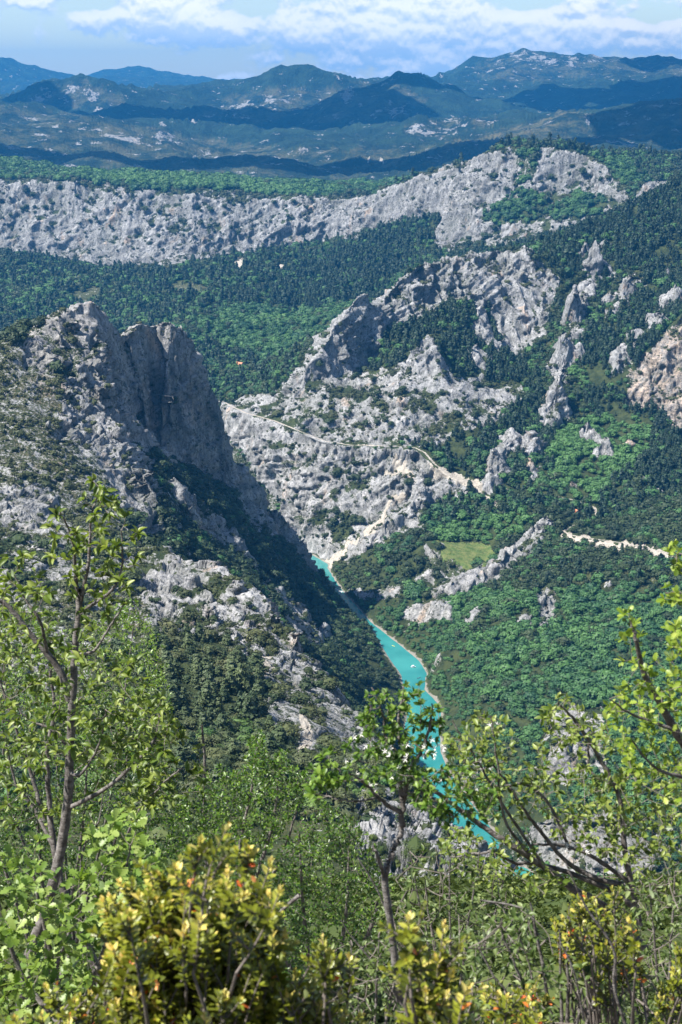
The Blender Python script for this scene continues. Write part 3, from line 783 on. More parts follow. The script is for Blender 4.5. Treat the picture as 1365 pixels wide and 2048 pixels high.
# spread the rock mask a little so that edges do not tear
def blur(q, n=2):
    q = q.reshape(NC, NR)
    for _ in range(n):
        p = np.pad(q, 1, mode='edge')
        q = .25*(p[:-2, 1:-1]+p[2:, 1:-1]+p[1:-1, :-2]+p[1:-1, 2:])
    return q.ravel()
rk = blur(rk, 3)
rk_amp = np.where(Yg < 4300, rk, 0)*(.35+.65*np.clip(steep+.25, 0, 1))
sel = np.nonzero((rk_amp > .02) & (Yg < 4300))[0]
xs, yv, zv = Xg[sel].astype(np.float32), Yg[sel].astype(np.float32), zt[sel].astype(np.float32)
def billow(lx, lz, ox):
    n = perlin(xs/lx+ox, yv/lx-ox, zv/lz+ox*.5)
    return np.sqrt(np.abs(n)+.002)
def blocks(lx, lz, seed, tilt=.55):
    """fractured rock: irregular blocks, each with its own set-back and tilt; also the distance to the joint"""
    qx, qy, qz = xs/lx, yv/lx, zv/lz
    fx_, fy_, fz_ = np.floor(qx).astype(np.int32), np.floor(qy).astype(np.int32), np.floor(qz).astype(np.int32)
    b1 = np.full(qx.shape, 9., np.float32); b2 = b1.copy(); val = np.zeros(qx.shape, np.float32)
    for dx in (-1, 0, 1):
        for dy in (-1, 0, 1):
            for dz in (-1, 0, 1):
                cx, cy, cz = fx_+dx, fy_+dy, fz_+dz
                h = (cx*73856093 ^ cy*19349663 ^ (cz+seed)*83492791) & 0x7fffffff
                r0 = _rt[h % 65521]; r1 = _rt[(h//7) % 65521]; r2 = _rt[(h//49) % 65521]
                ex, ey, ez = qx-cx-r0, qy-cy-r1, qz-cz-r2
                d = ex*ex+ey*ey+ez*ez
                m = d < b1
                b2 = np.where(m, b1, np.minimum(b2, d)); b1 = np.where(m, d, b1)
                v = (_rt[(h//343) % 65521]-.5)+tilt*((r0-.5)*ex*2+(r1-.5)*ey*2+(r2-.5)*ez*2)
                val = np.where(m, v, val)
    return val, np.sqrt(b2)-np.sqrt(b1)
_rt = np.random.default_rng(77).random(65521).astype(np.float32)
px0, py0 = xs.copy(), yv.copy()
xs = px0+9*perlin(px0/55, py0/55, zv/70)+3.5*perlin(px0/17, py0/17, zv/20); yv = py0+9*perlin(px0/55+9, py0/55, zv/70)+3.5*perlin(px0/17+5, py0/17, zv/20)
far_r = smooth(900, 2200, py0)
dip = zv-.45*px0-.10*py0+14*perlin(px0/150, py0/150, zv/150)
broken = np.clip(.55+1.1*fbm(px0/110, py0/110, zv/110, 2), .18, 1.25)*(1-.45*smooth(2700, 3100, py0))     # clean slabs here, shattered rock there
disp = -(11+13*far_r)*(billow(78., 300., 9.1)-.42)          # ribs with sharp edges, gullies between
disp -= (11+2*far_r)*(billow(27., 125., 3.3)-.42)
n_c = np.abs(perlin(xs/26+41, yv/26, zv/150))
disp -= 5.0*(1-far_r)*(1-smooth(0, .13, n_c))            # deep vertical clefts
v1, e1 = blocks(30., 105., 5, 1.3)
disp += broken*((7+1*far_r)*v1 - .8*(1-smooth(0, .10, e1)))
v2, e2 = blocks(11., 28., 9, 1.3)
disp += broken*((3.8+1.2*far_r)*v2 - .8*(1-smooth(0, .10, e2)))
near_r = py0 < 2400
v3, e3 = blocks(4.4, 8.5, 13, 1.1)
disp += broken*np.where(near_r, 2.1*v3 - .5*(1-smooth(0, .14, e3)), 0)
v4, e4 = blocks(2.0, 2.8, 17, 1.0)
disp += broken*np.where(py0 < 1300, 1.1*v4, 0)
bed = np.clip(.5+1.5*perlin(px0/80+5, py0/80, zv/60), 0, 1)   # beds show in places
saw = lambda t: t-np.floor(t)-.5
disp += bed*((4.6+2*far_r)*saw(dip/15.0)+2.3*saw(dip/5.7+.3))
crack = np.maximum(1-smooth(0, .14, e1), .7*(1-smooth(0, .16, e2)))
disp *= np.where(bump[sel] > 1.0, .6, 1.0)
N3 = nb[sel].copy()
N3[:, 2] *= .45
N3 /= np.maximum(np.linalg.norm(N3, axis=1, keepdims=True), 1e-6)
amp = (rk_amp[sel]*disp)[:, None]
# on the steep parts keep clear of large moves at great distance
VX = np.stack([Xg, Yg, zt], 1)
VX[sel] += N3*amp
wet = (dr < 40) & (np.abs(zb) < 6)
VX[wet, 2] = np.minimum(VX[wet, 2], np.maximum(zb[wet], -5)+2.0)
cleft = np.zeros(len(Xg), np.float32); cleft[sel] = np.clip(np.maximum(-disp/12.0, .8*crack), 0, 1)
nf = normals(VX[:, 0], VX[:, 1], VX[:, 2])
# plants root on ledges and in clefts
flat = blur(smooth(.52, .80, nf[:, 2]), 2)
pn = fbm(Xg/26, Yg/26, zt/26, 3)
ledge = np.clip(flat*1.15+.45*cleft+1.2*pn-.76, 0, 1)*(Yg < 3500)
bushy = np.clip((cov['shrub']-.02)/.4, 0, 1.2)
is_rock = cov['rock'] > .6
cov['shrub'] = np.where(is_rock, cov['shrub']*.35+ledge*bushy*1.0, cov['shrub'])
cov['rock'] = np.where(is_rock, cov['rock']-.75*ledge*np.clip(bushy, .25, 1), cov['rock'])

# faces, split into the land forms they belong to
ii, jj = np.meshgrid(np.arange(NC-1), np.arange(NR-1), indexing='ij')
b = (ii*NR+jj).ravel()
FACES = np.stack([b, b+NR, b+NR+1, b+1], 1).astype(np.int32)
fy = Yg[b]; fpx = pxv[b]; fpy = pyv[b]; fx = Xg[b]
rx = np.interp(fy, [p[1] for p in riv_mid3][::-1], [p[0] for p in riv_mid3][::-1])
reg = np.zeros(len(b), int)
reg[fy >= 745] = 1
reg[(fy >= 300) & (fx > rx) & (fy < 1800)] = 2
reg[(fy >= 1440) & (fx > rx)] = 3
reg[(fy >= 1440) & (fx <= rx)] = 4
reg[(fy >= 2050) & (fpx < 1000)] = 4
reg[(fy >= 1560) & (fpx > 1045) & (fpy > 330) & (fy < 2700)] = 5
reg[(fy >= 2700)] = 6
reg[fy >= 3420] = 7
reg[fy >= 4320] = 8
reg[(fy >= 9000) & (fpx < 800)] = 9
reg[fy >= 10600] = 10
reg[fy >= 14300] = 11
REG = ['near_hillside', 'left_crag', 'right_bank_slope', 'gorge_wall', 'valley_floor', 'right_hillside', 'cliff_wall', 'plateau', 'low_hills', 'middle_hills', 'high_mountain', 'blue_mountains']
REGLAB = ['stony hillside with scrub and pines falling away below the lookout', 'jagged limestone crag with its right face in shade above the river', 'green wooded slope on the right bank of the turquoise river',
          'grey limestone walls and ribs above the road in the gorge', 'wooded valley floor between the crag and the far cliff', 'dark pine hillside rising on the right with grey outcrops', 'long pale cliff wall across the valley',
          'green plateau on top of the long cliff', 'low blue green hills and fields behind the plateau', 'rounded dark blue hills on the skyline', 'broad high mountain with a bare pale summit', 'faint blue mountains on the horizon']
ATTR = {k: cov[k] for k in ('rock', 'bare', 'grass', 'dry', 'warm')}
ATTR['cleft'] = cleft
ATTR['wood'] = np.clip(cov['pine']+cov['leaf']+cov['oak'], 0, 1)
# ------------------------------------------------------------------ ground material
def new_mat(name, rough=.9, spec=.2):
    m = bpy.data.materials.new(name)
    m.use_nodes = True
    nt = NT(m.node_tree)
    bsdf = m.node_tree.nodes['Principled BSDF']
    bsdf.inputs['Roughness'].default_value = rough
    bsdf.inputs['Specular IOR Level'].default_value = spec
    return m, nt, bsdf
def attr(nt, name, kind='GEOMETRY'):
    nd = nt.n('ShaderNodeAttribute', attribute_name=name, attribute_type=kind)
    return nd
def land_material():
    m, nt, bsdf = new_mat('limestone_and_scrub', .92, .15)
    geo = nt.n('ShaderNodeNewGeometry')
    pos = geo.outputs['Position']
    sp = nt.n('ShaderNodeSeparateXYZ'); nt.link(pos, sp.inputs[0])
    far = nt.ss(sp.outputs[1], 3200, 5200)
    vstreak = nt.vmath('MULTIPLY', pos, (1, 1, .22))
    n_big = nt.noise(pos, .02, 6, .6)
    n_mid = nt.noise(vstreak, .11, 7, .65)
    n_fin = nt.noise(pos, .55, 6, .65)
    n_far = nt.noise(pos, .0075, 10, .74)
    rock_a = attr(nt, 'rock').outputs['Fac']; bare_a = attr(nt, 'bare').outputs['Fac']; grass_a = attr(nt, 'grass').outputs['Fac']
    dry_a = attr(nt, 'dry').outputs['Fac']; warm_a = attr(nt, 'warm').outputs['Fac']; cleft_a = attr(nt, 'cleft').outputs['Fac']
    # rock
    rc = nt.mix(nt.ss(n_mid, .33, .66), (.22, .22, .222), (.43, .425, .42))
    rc = nt.mix(nt.ss(n_fin, .52, .72, 0, .6), rc, (.52, .51, .495))
    rc = nt.mix(nt.math('MULTIPLY', nt.ss(n_fin, .44, .30), .55), rc, (.13, .13, .13))
    n_o = nt.noise(nt.vmath('MULTIPLY', pos, (1, 1, .45)), .035, 5, .6, .3)
    om = nt.math('ADD', nt.ss(n_o, .60, .70, 0, .75), nt.math('MULTIPLY', warm_a, nt.ss(n_mid, .35, .6)), clamp=True)
    rc = nt.mix(om, rc, (.46, .335, .24))
    wz = nt.noise(nt.vmath('MULTIPLY', pos, (.012, .012, .42)), 1.0, 5, .6, .4)
    rc = nt.mix(nt.math('MULTIPLY', nt.ss(wz, .50, .60), nt.math('MULTIPLY', warm_a, .85)), rc, (.20, .155, .12))
    vst = nt.noise(nt.vmath('MULTIPLY', pos, (1, 1, .05)), .35, 5, .7)
    rc = nt.mix(nt.ss(vst, .50, .66, 0, .72), rc, (.135, .135, .14))
    ln_ = nt.math('ABSOLUTE', nt.math('SUBTRACT', nt.noise(nt.vmath('MULTIPLY', pos, (1, 1, .35)), .16, 6, .62, .4), .5))
    rc = nt.mix(nt.math('MULTIPLY', nt.ss(ln_, .022, .004), .75), rc, (.085, .085, .09))
    dipv = nt.n('ShaderNodeCombineXYZ'); nt.link(nt.math('MULTIPLY', nt.math('ADD', sp.outputs[0], sp.outputs[1]), .012), dipv.inputs[0]); nt.link(nt.math('ADD', nt.math('MULTIPLY', sp.outputs[2], .42), nt.math('ADD', nt.math('MULTIPLY', sp.outputs[0], -.19), nt.math('MULTIPLY', sp.outputs[1], -.042))), dipv.inputs[2])
    bedn = nt.noise(dipv.outputs[0], 1.0, 5, .62, .6)
    rc = nt.mix(nt.math('MULTIPLY', nt.ss(bedn, .55, .64), nt.ss(n_big, .40, .55, .12, .75)), rc, (.16, .155, .15))
    tuft = nt.noise(nt.vmath('MULTIPLY', pos, (1, 1, .8)), .30, 4, .68)
    tm = nt.math('MULTIPLY', nt.ss(tuft, .555, .615), nt.ss(n_big, .30, .60, .25, .95))
    rc = nt.mix(tm, rc, (.048, .055, .036))
    # darker, greenish grey tone in the clefts
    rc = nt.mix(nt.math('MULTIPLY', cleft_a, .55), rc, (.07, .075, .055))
    # soil and low plants
    g_a = nt.mix(nt.ss(n_mid, .35, .65), (.022, .034, .014), (.052, .066, .024))
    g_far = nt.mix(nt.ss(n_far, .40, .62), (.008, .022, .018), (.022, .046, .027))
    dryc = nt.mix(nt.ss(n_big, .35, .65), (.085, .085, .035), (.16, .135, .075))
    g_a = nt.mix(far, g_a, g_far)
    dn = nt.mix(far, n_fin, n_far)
    drym = nt.math('MULTIPLY', dry_a, nt.ss(dn, .42, .60))
    gc = nt.mix(drym, g_a, dryc)
    brk = nt.mix(far, nt.math('ADD', nt.math('MULTIPLY', n_fin, .55), nt.math('MULTIPLY', n_mid, .45)), nt.noise(pos, .012, 9, .72))
    bsp = nt.n('ShaderNodeSeparateColor'); nt.link(brk, bsp.inputs[0])
    rm = nt.ss(nt.math('ADD', rock_a, nt.math('MULTIPLY', nt.math('SUBTRACT', bsp.outputs[0], .5), nt.math('ADD', nt.math('MULTIPLY', far, 1.8), 2.2))), .44, .56)
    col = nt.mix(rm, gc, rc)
    barec = nt.mix(nt.ss(n_fin, .35, .65), (.30, .265, .22), (.46, .42, .36))
    bm = nt.ss(nt.math('ADD', bare_a, nt.math('MULTIPLY', nt.math('SUBTRACT', n_fin, .5), 1.1)), .42, .58)
    col = nt.mix(bm, col, barec)
    grc = nt.mix(nt.ss(nt.noise(pos, .16, 5, .65), .32, .68), (.060, .105, .028), (.15, .165, .058))
    col = nt.mix(nt.ss(grass_a, .4, .6), col, grc)
    # pale gravel at the water's edge
    shz = nt.math('ADD', sp.outputs[2], nt.math('MULTIPLY', nt.math('SUBTRACT', n_mid, .5), 6.0))
    shore = nt.math('MULTIPLY', nt.ss(shz, 1.2, .5), nt.math('LESS_THAN', sp.outputs[1], 1900))
    col = nt.mix(shore, col, nt.mix(n_fin, (.13, .12, .10), (.32, .295, .25)))
    nt.link(col, bsdf.inputs['Base Color'])
    bmp = nt.n('ShaderNodeBump')
    h = nt.math('ADD', nt.math('MULTIPLY', n_fin, 1.6), nt.math('MULTIPLY', nt.noise(pos, 1.9, 4, .7), .5))
    h = nt.math('ADD', h, nt.math('MULTIPLY', n_mid, nt.ss(sp.outputs[1], 150, 800, .3, 4.5)))
    fr = nt.math('MULTIPLY', rock_a, nt.ss(sp.outputs[1], 1500, 2600))
    h = nt.math('ADD', h, nt.math('MULTIPLY', nt.math('MULTIPLY', nt.noise(nt.vmath('MULTIPLY', pos, (1, 1, .3)), .06, 7, .7), fr), 16.0))
    h = nt.math('ADD', h, nt.math('MULTIPLY', nt.math('MULTIPLY', nt.noise(pos, .011, 8, .68), far), 60.0))
    nt.link(h, bmp.inputs['Height'])
    bmp.inputs['Strength'].default_value = 1.0
    bmp.inputs['Distance'].default_value = 1.0
    nt.link(bmp.outputs[0], bsdf.inputs['Normal'])
    return m
M_LAND = land_material()
for r, (nm, lab) in enumerate(zip(REG, REGLAB)):
    f = FACES[reg == r]
    if not len(f): continue
    used, inv = np.unique(f, return_inverse=True)
    me = mesh_np(nm, VX[used], inv.reshape(-1, 4), True, M_LAND, attrs={k: v[used] for k, v in ATTR.items()})
    me.normals_split_custom_set_from_vertices(nf[used].tolist()) if False else None
    o = link(nm, me)
    tag(o, lab, kind='structure')

# river
def river_mesh():
    a = [(x, y) for x, y in UP_L[::-1]]+[tuple(at_z(p, q, 0))[:2] for p, q in RIV_L]
    b_ = [(x, y) for x, y in UP_R[::-1]]+[tuple(at_z(p, q, 0))[:2] for p, q in RIV_R]
    V = []; F = []
    for (x0, y0), (x1, y1) in zip(a, b_):
        dx, dy = x1-x0, y1-y0; n = math.hypot(dx, dy); ex = min(18, .5*n)
        p = (x0-dx/n*ex, y0-dy/n*ex); q = (x1+dx/n*ex, y1+dy/n*ex)
        for t in np.linspace(0, 1, 7):
            V.append((p[0]+(q[0]-p[0])*t, p[1]+(q[1]-p[1])*t, 0.0))
    for i in range(len(a)-1):
        for k in range(6):
            F.append((i*7+k, i*7+k+1, i*7+k+8, i*7+k+7))
    m, nt, bsdf = new_mat('turquoise_water', .12, .5)
    geo = nt.n('ShaderNodeNewGeometry')
    nz = nt.ss(nt.noise(geo.outputs['Position'], .018, 5, .6), .3, .7)
    nt.link(nt.mix(nz, (.014, .135, .132), (.036, .210, .192)), bsdf.inputs['Base Color'])
    bmp = nt.n('ShaderNodeBump'); nt.link(nt.noise(geo.outputs['Position'], .9, 4, .6), bmp.inputs['Height'])
    bmp.inputs['Strength'].default_value = .25; bmp.inputs['Distance'].default_value = .3
    nt.link(bmp.outputs[0], bsdf.inputs['Normal'])
    o = link('river', mesh_np('river', V, F, True, m))
    tag(o, 'milky turquoise river winding through the gorge', kind='structure')
river_mesh()
# ------------------------------------------------------------------ woods
def leaf_mat(name, c0, c1, trans=.25, rough=.6, inst=True, spec=.25):
    m, nt, bsdf = new_mat(name, rough, spec)
    info = nt.n('ShaderNodeObjectInfo')
    if inst:
        t = attr(nt, 'tint', 'INSTANCER').outputs['Fac']
        fac = nt.math('ADD', nt.math('MULTIPLY', info.outputs['Random'], .8), t, clamp=True)
    else:
        fac = info.outputs['Random']
    col = nt.mix(fac, c0, c1)
    geo = nt.n('ShaderNodeNewGeometry')
    col = nt.mix(nt.lin(geo.outputs['Random Per Island'], 0, 1, 0, .55), col, nt.mix(1.0, col, (.55, .62, .5), 'MULTIPLY'))
    nt.link(col, bsdf.inputs['Base Color'])
    if trans:
        tr = nt.n('ShaderNodeBsdfTranslucent'); nt.link(nt.mix(.5, col, (.10, .16, .02)), tr.inputs[0])
        mx = nt.n('ShaderNodeMixShader'); mx.inputs[0].default_value = trans
        nt.link(bsdf.outputs[0], mx.inputs[1]); nt.link(tr.outputs[0], mx.inputs[2])
        outn = [n for n in m.node_tree.nodes if n.type == 'OUTPUT_MATERIAL'][0]
        nt.link(mx.outputs[0], outn.inputs[0])
    return m
M_PINE = leaf_mat('pine_needles', (.011, .028, .019), (.028, .052, .028), 0)
M_LEAF = leaf_mat('broad_leaves', (.018, .058, .026), (.066, .145, .040), 0)
M_OAK = leaf_mat('evergreen_oak_leaves', (.014, .028, .012), (.036, .056, .020), 0)
M_SHRUB = leaf_mat('scrub_leaves', (.020, .033, .014), (.062, .072, .026), 0)

def ico(sub=1):
    import bmesh
    bm = bmesh.new(); bmesh.ops.create_icosphere(bm, subdivisions=sub, radius=1.0)
    V = np.array([v.co[:] for v in bm.verts]); F = np.array([[v.index for v in f.verts] for f in bm.faces]); bm.free()
    return V, F
ICO1, ICO2 = ico(1), ico(2)

def clump_crown(kind, seed, n, size):
    """crown of leaf clumps round a dark uneven core; unit height 1, base at 0"""
    r = np.random.default_rng(seed)
    V = []; F = []
    def radius(h):
        if kind == 'pine':
            return .27*(1-h)**.72*(.75+.25*np.sin(h*23+seed))+.02
        if kind == 'shrub':
            return .62*np.sqrt(np.clip(1-(h-.25)**2/.60, 0, 1))
        return .52*np.sqrt(np.clip(1-((h-.56)/.46)**2, 0, 1))
    lob = r.uniform(0, 6.28, 4)
    def lobes(a, h): return 1+.22*np.sin(2*a+lob[0]+3*h)+.16*np.sin(3*a+lob[1]-5*h)+.1*np.sin(5*a+lob[2]+9*h)
    # core
    CV, CF = ICO1
    h0, h1 = {'pine': (.10, .95), 'shrub': (-.15, .85)}.get(kind, (.14, .98))
    c = CV.copy(); hh = h0+(c[:, 2]*.5+.5)*(h1-h0)
    a = np.arctan2(c[:, 1], c[:, 0]); rr = radius(hh)*.82*lobes(a, hh)
    core = np.stack([np.cos(a)*rr, np.sin(a)*rr, hh], 1)
    V.append(core); F.append(CF); off = len(core)
    hs = r.uniform(h0+.02, h1, n)**(1.25 if kind == 'pine' else .9)
    hs = np.clip(hs, h0, h1+.02)
    an = r.uniform(0, 6.283, n); rd = radius(hs)*lobes(an, hs)*r.uniform(.78, 1.12, n)
    P = np.stack([np.cos(an)*rd, np.sin(an)*rd, hs], 1)
    nrm = np.stack([np.cos(an), np.sin(an), (hs-.45)*1.4+.35+0*hs], 1)+r.normal(0, .42, (n, 3))
    nrm /= np.linalg.norm(nrm, axis=1, keepdims=True)
    t = np.cross(nrm, r.normal(size=(n, 3))); t /= np.linalg.norm(t, axis=1, keepdims=True)
    b_ = np.cross(nrm, t)
    sz = size*r.uniform(.6, 1.35, n)[:, None]
    if kind == 'pine': P[:, 2] -= rd*.15
    tri = np.stack([P+t*sz, P-.6*t*sz+.85*b_*sz+nrm*sz*.35, P-.6*t*sz-.85*b_*sz], 1).reshape(-1, 3)
    V.append(tri); F.append(np.arange(n*3).reshape(-1, 3)+off)
    V = np.concatenate(V); F = np.concatenate(F)
    return V, F
def stem(V, F, h, rad):
    k = 5; a = np.arange(k)*6.283/k
    r0 = np.stack([np.cos(a)*rad, np.sin(a)*rad, np.full(k, -.06)], 1); r1 = np.stack([np.cos(a)*rad*.5, np.sin(a)*rad*.5, np.full(k, h)], 1)
    o = len(V); V = np.concatenate([V, r0, r1])
    f = []
    for i in range(k):
        j = (i+1) % k
        f += [[o+i, o+j, o+k+j], [o+i, o+k+j, o+k+i]]
    return V, np.concatenate([F, np.array(f)]), len(f)
M_BARK, _nt, _b = new_mat('grey_bark', .95, .1)
_g2 = _nt.n('ShaderNodeNewGeometry')
_nt.link(_nt.mix(_nt.ss(_nt.noise(_nt.vmath('MULTIPLY', _g2.outputs['Position'], (1, 1, .35)), 60, 5, .65), .38, .64), (.060, .052, .045), (.19, .175, .155)), _b.inputs['Base Color'])
PROTO = {}
def protos(kind, mat, n, size, cnt):
    c = bpy.data.collections.new('prototypes_'+kind)
    for i in range(cnt):
        V, F = clump_crown(kind, 31*i+len(kind), n, size)
        nf0 = len(F)
        if kind != 'shrub':
            V, F, k = stem(V, F, .5, .022)
        fm = np.zeros(len(F), int); fm[nf0:] = 1
        me = mesh_np(kind+'_crown', V, F, False, mats=[mat, M_BARK], fmat=fm)
        o = bpy.data.objects.new(kind+'_crown', me)
        c.objects.link(o)
    PROTO[kind] = c
protos('pine', M_PINE, 130, .075, 4)
protos('leaf', M_LEAF, 130, .105, 4)
protos('oak', M_OAK, 120, .105, 4)
protos('shrub', M_SHRUB, 90, .14, 4)

def scatter_object(name, kind, P, scale, tint, label):
    """one stuff object: points carrying instances of the crown prototypes"""
    n = len(P)
    me = bpy.data.meshes.new(name)
    me.vertices.add(n); me.vertices.foreach_set('co', np.ascontiguousarray(P, np.float32).ravel())
    r = np.random.default_rng(n)
    me.attributes.new('scl', 'FLOAT_VECTOR', 'POINT').data.foreach_set('vector', np.ascontiguousarray(scale, np.float32).ravel())
    rot = np.stack([r.normal(0, .06, n), r.normal(0, .06, n), r.uniform(0, 6.283, n)], 1)
    me.attributes.new('rot', 'FLOAT_VECTOR', 'POINT').data.foreach_set('vector', rot.astype(np.float32).ravel())
    me.attributes.new('which', 'INT', 'POINT').data.foreach_set('value', r.integers(0, 4, n).astype(np.int32))
    me.attributes.new('tint', 'FLOAT', 'POINT').data.foreach_set('value', np.ascontiguousarray(tint, np.float32))
    o = link(name, me)
    ng = bpy.data.node_groups.new(name+'_nodes', 'GeometryNodeTree')
    ng.interface.new_socket('Geometry', in_out='INPUT', socket_type='NodeSocketGeometry')
    ng.interface.new_socket('Geometry', in_out='OUTPUT', socket_type='NodeSocketGeometry')
    nd = ng.nodes
    gi, go = nd.new('NodeGroupInput'), nd.new('NodeGroupOutput')
    iop = nd.new('GeometryNodeInstanceOnPoints'); ci = nd.new('GeometryNodeCollectionInfo')
    ci.inputs['Collection'].default_value = PROTO[kind]
    ci.inputs['Separate Children'].default_value = True
    ci.inputs['Reset Children'].default_value = True
    def na(nm, dt):
        x = nd.new('GeometryNodeInputNamedAttribute'); x.data_type = dt; x.inputs['Name'].default_value = nm
        return x.outputs['Attribute']
    e2r = nd.new('FunctionNodeEulerToRotation')
    lk = ng.links.new
    lk(gi.outputs[0], iop.inputs['Points']); lk(ci.outputs[0], iop.inputs['Instance'])
    iop.inputs['Pick Instance'].default_value = True
    lk(na('which', 'INT'), iop.inputs['Instance Index'])
    lk(na('rot', 'FLOAT_VECTOR'), e2r.inputs[0]); lk(e2r.outputs[0], iop.inputs['Rotation'])
    lk(na('scl', 'FLOAT_VECTOR'), iop.inputs['Scale'])
    lk(iop.outputs[0], go.inputs[0])
    md = o.modifiers.new('scatter', 'NODES'); md.node_group = ng
    tag(o, label, kind='stuff')
    return o

# candidate points on the terrain faces
fa = VX[FACES]                                     # faces x 4 x 3
ar = .5*np.linalg.norm(np.cross(fa[:, 2]-fa[:, 0], fa[:, 3]-fa[:, 1]), axis=1)
hor = .5*np.abs((fa[:, 2, 0]-fa[:, 0, 0])*(fa[:, 3, 1]-fa[:, 1, 1])-(fa[:, 2, 1]-fa[:, 0, 1])*(fa[:, 3, 0]-fa[:, 1, 0]))
cen = fa.mean(1)
nrmf = np.cross(fa[:, 2]-fa[:, 0], fa[:, 3]-fa[:, 1]); nrmf /= np.maximum(np.linalg.norm(nrmf, axis=1, keepdims=True), 1e-9)
nrmf *= np.sign(nrmf[:, 2:]+1e-9)
view = np.array([0, 0, EYE_Z])-cen; vd = np.linalg.norm(view, axis=1, keepdims=True); view /= vd
facing = (nrmf*view).sum(1)
inview = (facing > -.18) & (fpx > -110) & (fpx < 1475) & (fpy < 1990) & (cen[:, 1] > 56) & (cen[:, 1] < 4350)
ddf = dd[b]; drf = dr[b]; dpath = np.minimum(plan_dist(path3, cen[:, 0], cen[:, 1])[0], plan_dist(path3, cen[:, 0], cen[:, 1]+5)[0])
inview &= (ddf > 5.5) & (cen[:, 2] > 2.2) & (dpath > 4.2)
inview[cov['grass'][b] > .5] = False
clumpn = fbm(cen[:, 0]/18, cen[:, 1]/18, cen[:, 2]/18, 3)
clumpb = fbm(cen[:, 0]/90+4, cen[:, 1]/90, cen[:, 2]/90, 3)
farsz = np.maximum(1.0, (cen[:, 1]/1700)**.6)
def pick(dens, seed):
    r = np.random.default_rng(seed)
    lam = np.where(inview, dens, 0)
    k = r.poisson(np.minimum(lam, 20))
    idx = np.repeat(np.nonzero(k)[0], k[k > 0])
    s, t = r.random((len(idx), 1)), r.random((len(idx), 1))
    q = fa[idx]
    P = (q[:, 0]*(1-s)+q[:, 1]*s)*(1-t)+(q[:, 3]*(1-s)+q[:, 2]*s)*t
    return P, idx, r
COUNTS = {}
WOODS = {}
for kind, dens0, h0, hv, wd in (('pine', 1/19., 8.2, 2.3, 1.0), ('leaf', 1/13., 4.5, 1.5, 1.12), ('oak', 1/17., 4.6, 1.4, 1.2), ('shrub', 1/9., 1.5, .7, 1.25)):
    cv = cov[kind][b]
    if kind == 'shrub':
        d = cv*hor*dens0*np.clip(.55+1.9*clumpn, .05, 2.0)
        d += .35*cv*(ar-hor)*dens0*np.clip(.3+1.6*clumpn, 0, 1.2)
    else:
        mixn = fbm(cen[:, 0]/60+{'pine': 0, 'leaf': 9, 'oak': 18}[kind], cen[:, 1]/60, cen[:, 2]/60, 3)
        d = cv*hor*dens0*np.clip(.95+1.1*clumpn+.6*clumpb, .08, 1.7)*np.clip(1+1.3*mixn, .25, 1.8)
    P, idx, r = pick(d/farsz**1.7, len(kind)+3)
    n = len(P)
    hgt = h0*np.clip(np.exp(.36*r.normal(size=n)), .4, 2.3)*farsz[idx]*np.where((drf[idx] < 48) & (P[:, 1] > 800), .6, 1.0)
    if kind == 'shrub':
        hgt *= np.where(cov['rock'][b][idx] > .3, .95, 1.25)*r.choice([.7, 1, 1.7], n, p=[.45, .4, .15])
    w_ = hgt*r.uniform(.85, 1.25, n)*wd
    t = .45*clumpb[idx]+.25*clumpn[idx]+.25+r.normal(0, .10, n)
    if kind in ('oak', 'pine', 'leaf'):
        nearb = P[:, 1] < 745
        t = t+.42*nearb
        if kind != 'pine': hgt = hgt*np.where(nearb, .62, 1.0); w_ = w_*np.where(nearb, .68, 1.0)
        else: w_ = w_*np.where(nearb, 1.0, 1.0); hgt = hgt*np.where(nearb, .70, 1.0); t = t+.3*nearb
    if kind == 'shrub': hgt = hgt*np.where(P[:, 1] < 300, .6, 1); w_ = w_*np.where(P[:, 1] < 300, .6, 1)
    if kind == 'leaf': t = t+.62*cov['bright'][b][idx]-.14
    if kind == 'shrub': t = t+.25*cov['dry'][b][idx]
    P[:, 2] -= hgt*(.03 if kind != 'shrub' else .12)
    WOODS[kind] = dict(P=P, s=np.stack([w_, w_*r.uniform(.85, 1.15, n), hgt], 1), t=np.clip(t, 0, 1), idx=idx)
    COUNTS[kind] = n
print('TREES', COUNTS)
# crowns near enough to tell apart are trees of their own (about 300 of a kind); the rest stay woods
NEARP = {}
M_PINE_N = leaf_mat('near_pine_needles', (.034, .056, .022), (.080, .105, .042), 0, inst=False)
M_OAK_N = leaf_mat('near_oak_leaves', (.026, .042, .014), (.078, .090, .032), 0, inst=False)
M_LEAF_N = leaf_mat('near_broad_leaves', (.040, .085, .020), (.095, .150, .034), 0, inst=False)
M_SHRUB_N = leaf_mat('near_scrub_leaves', (.030, .044, .016), (.085, .090, .034), 0, inst=False)
for kind, mat, n, size in (('pine', M_PINE_N, 520, .042), ('oak', M_OAK_N, 460, .060), ('leaf', M_LEAF_N, 460, .060), ('shrub', M_SHRUB_N, 320, .085)):
    NEARP[kind] = []
    for i in range(4):
        V, F = clump_crown(kind, 101*i+len(kind), n, size)
        cr = mesh_np('crown', V, F, False, mat)
        V2, F2, _ = stem(np.zeros((0, 3)), np.zeros((0, 3), int), .55, .02)
        NEARP[kind].append((cr, mesh_np('trunk', V2, F2, True, M_BARK)))
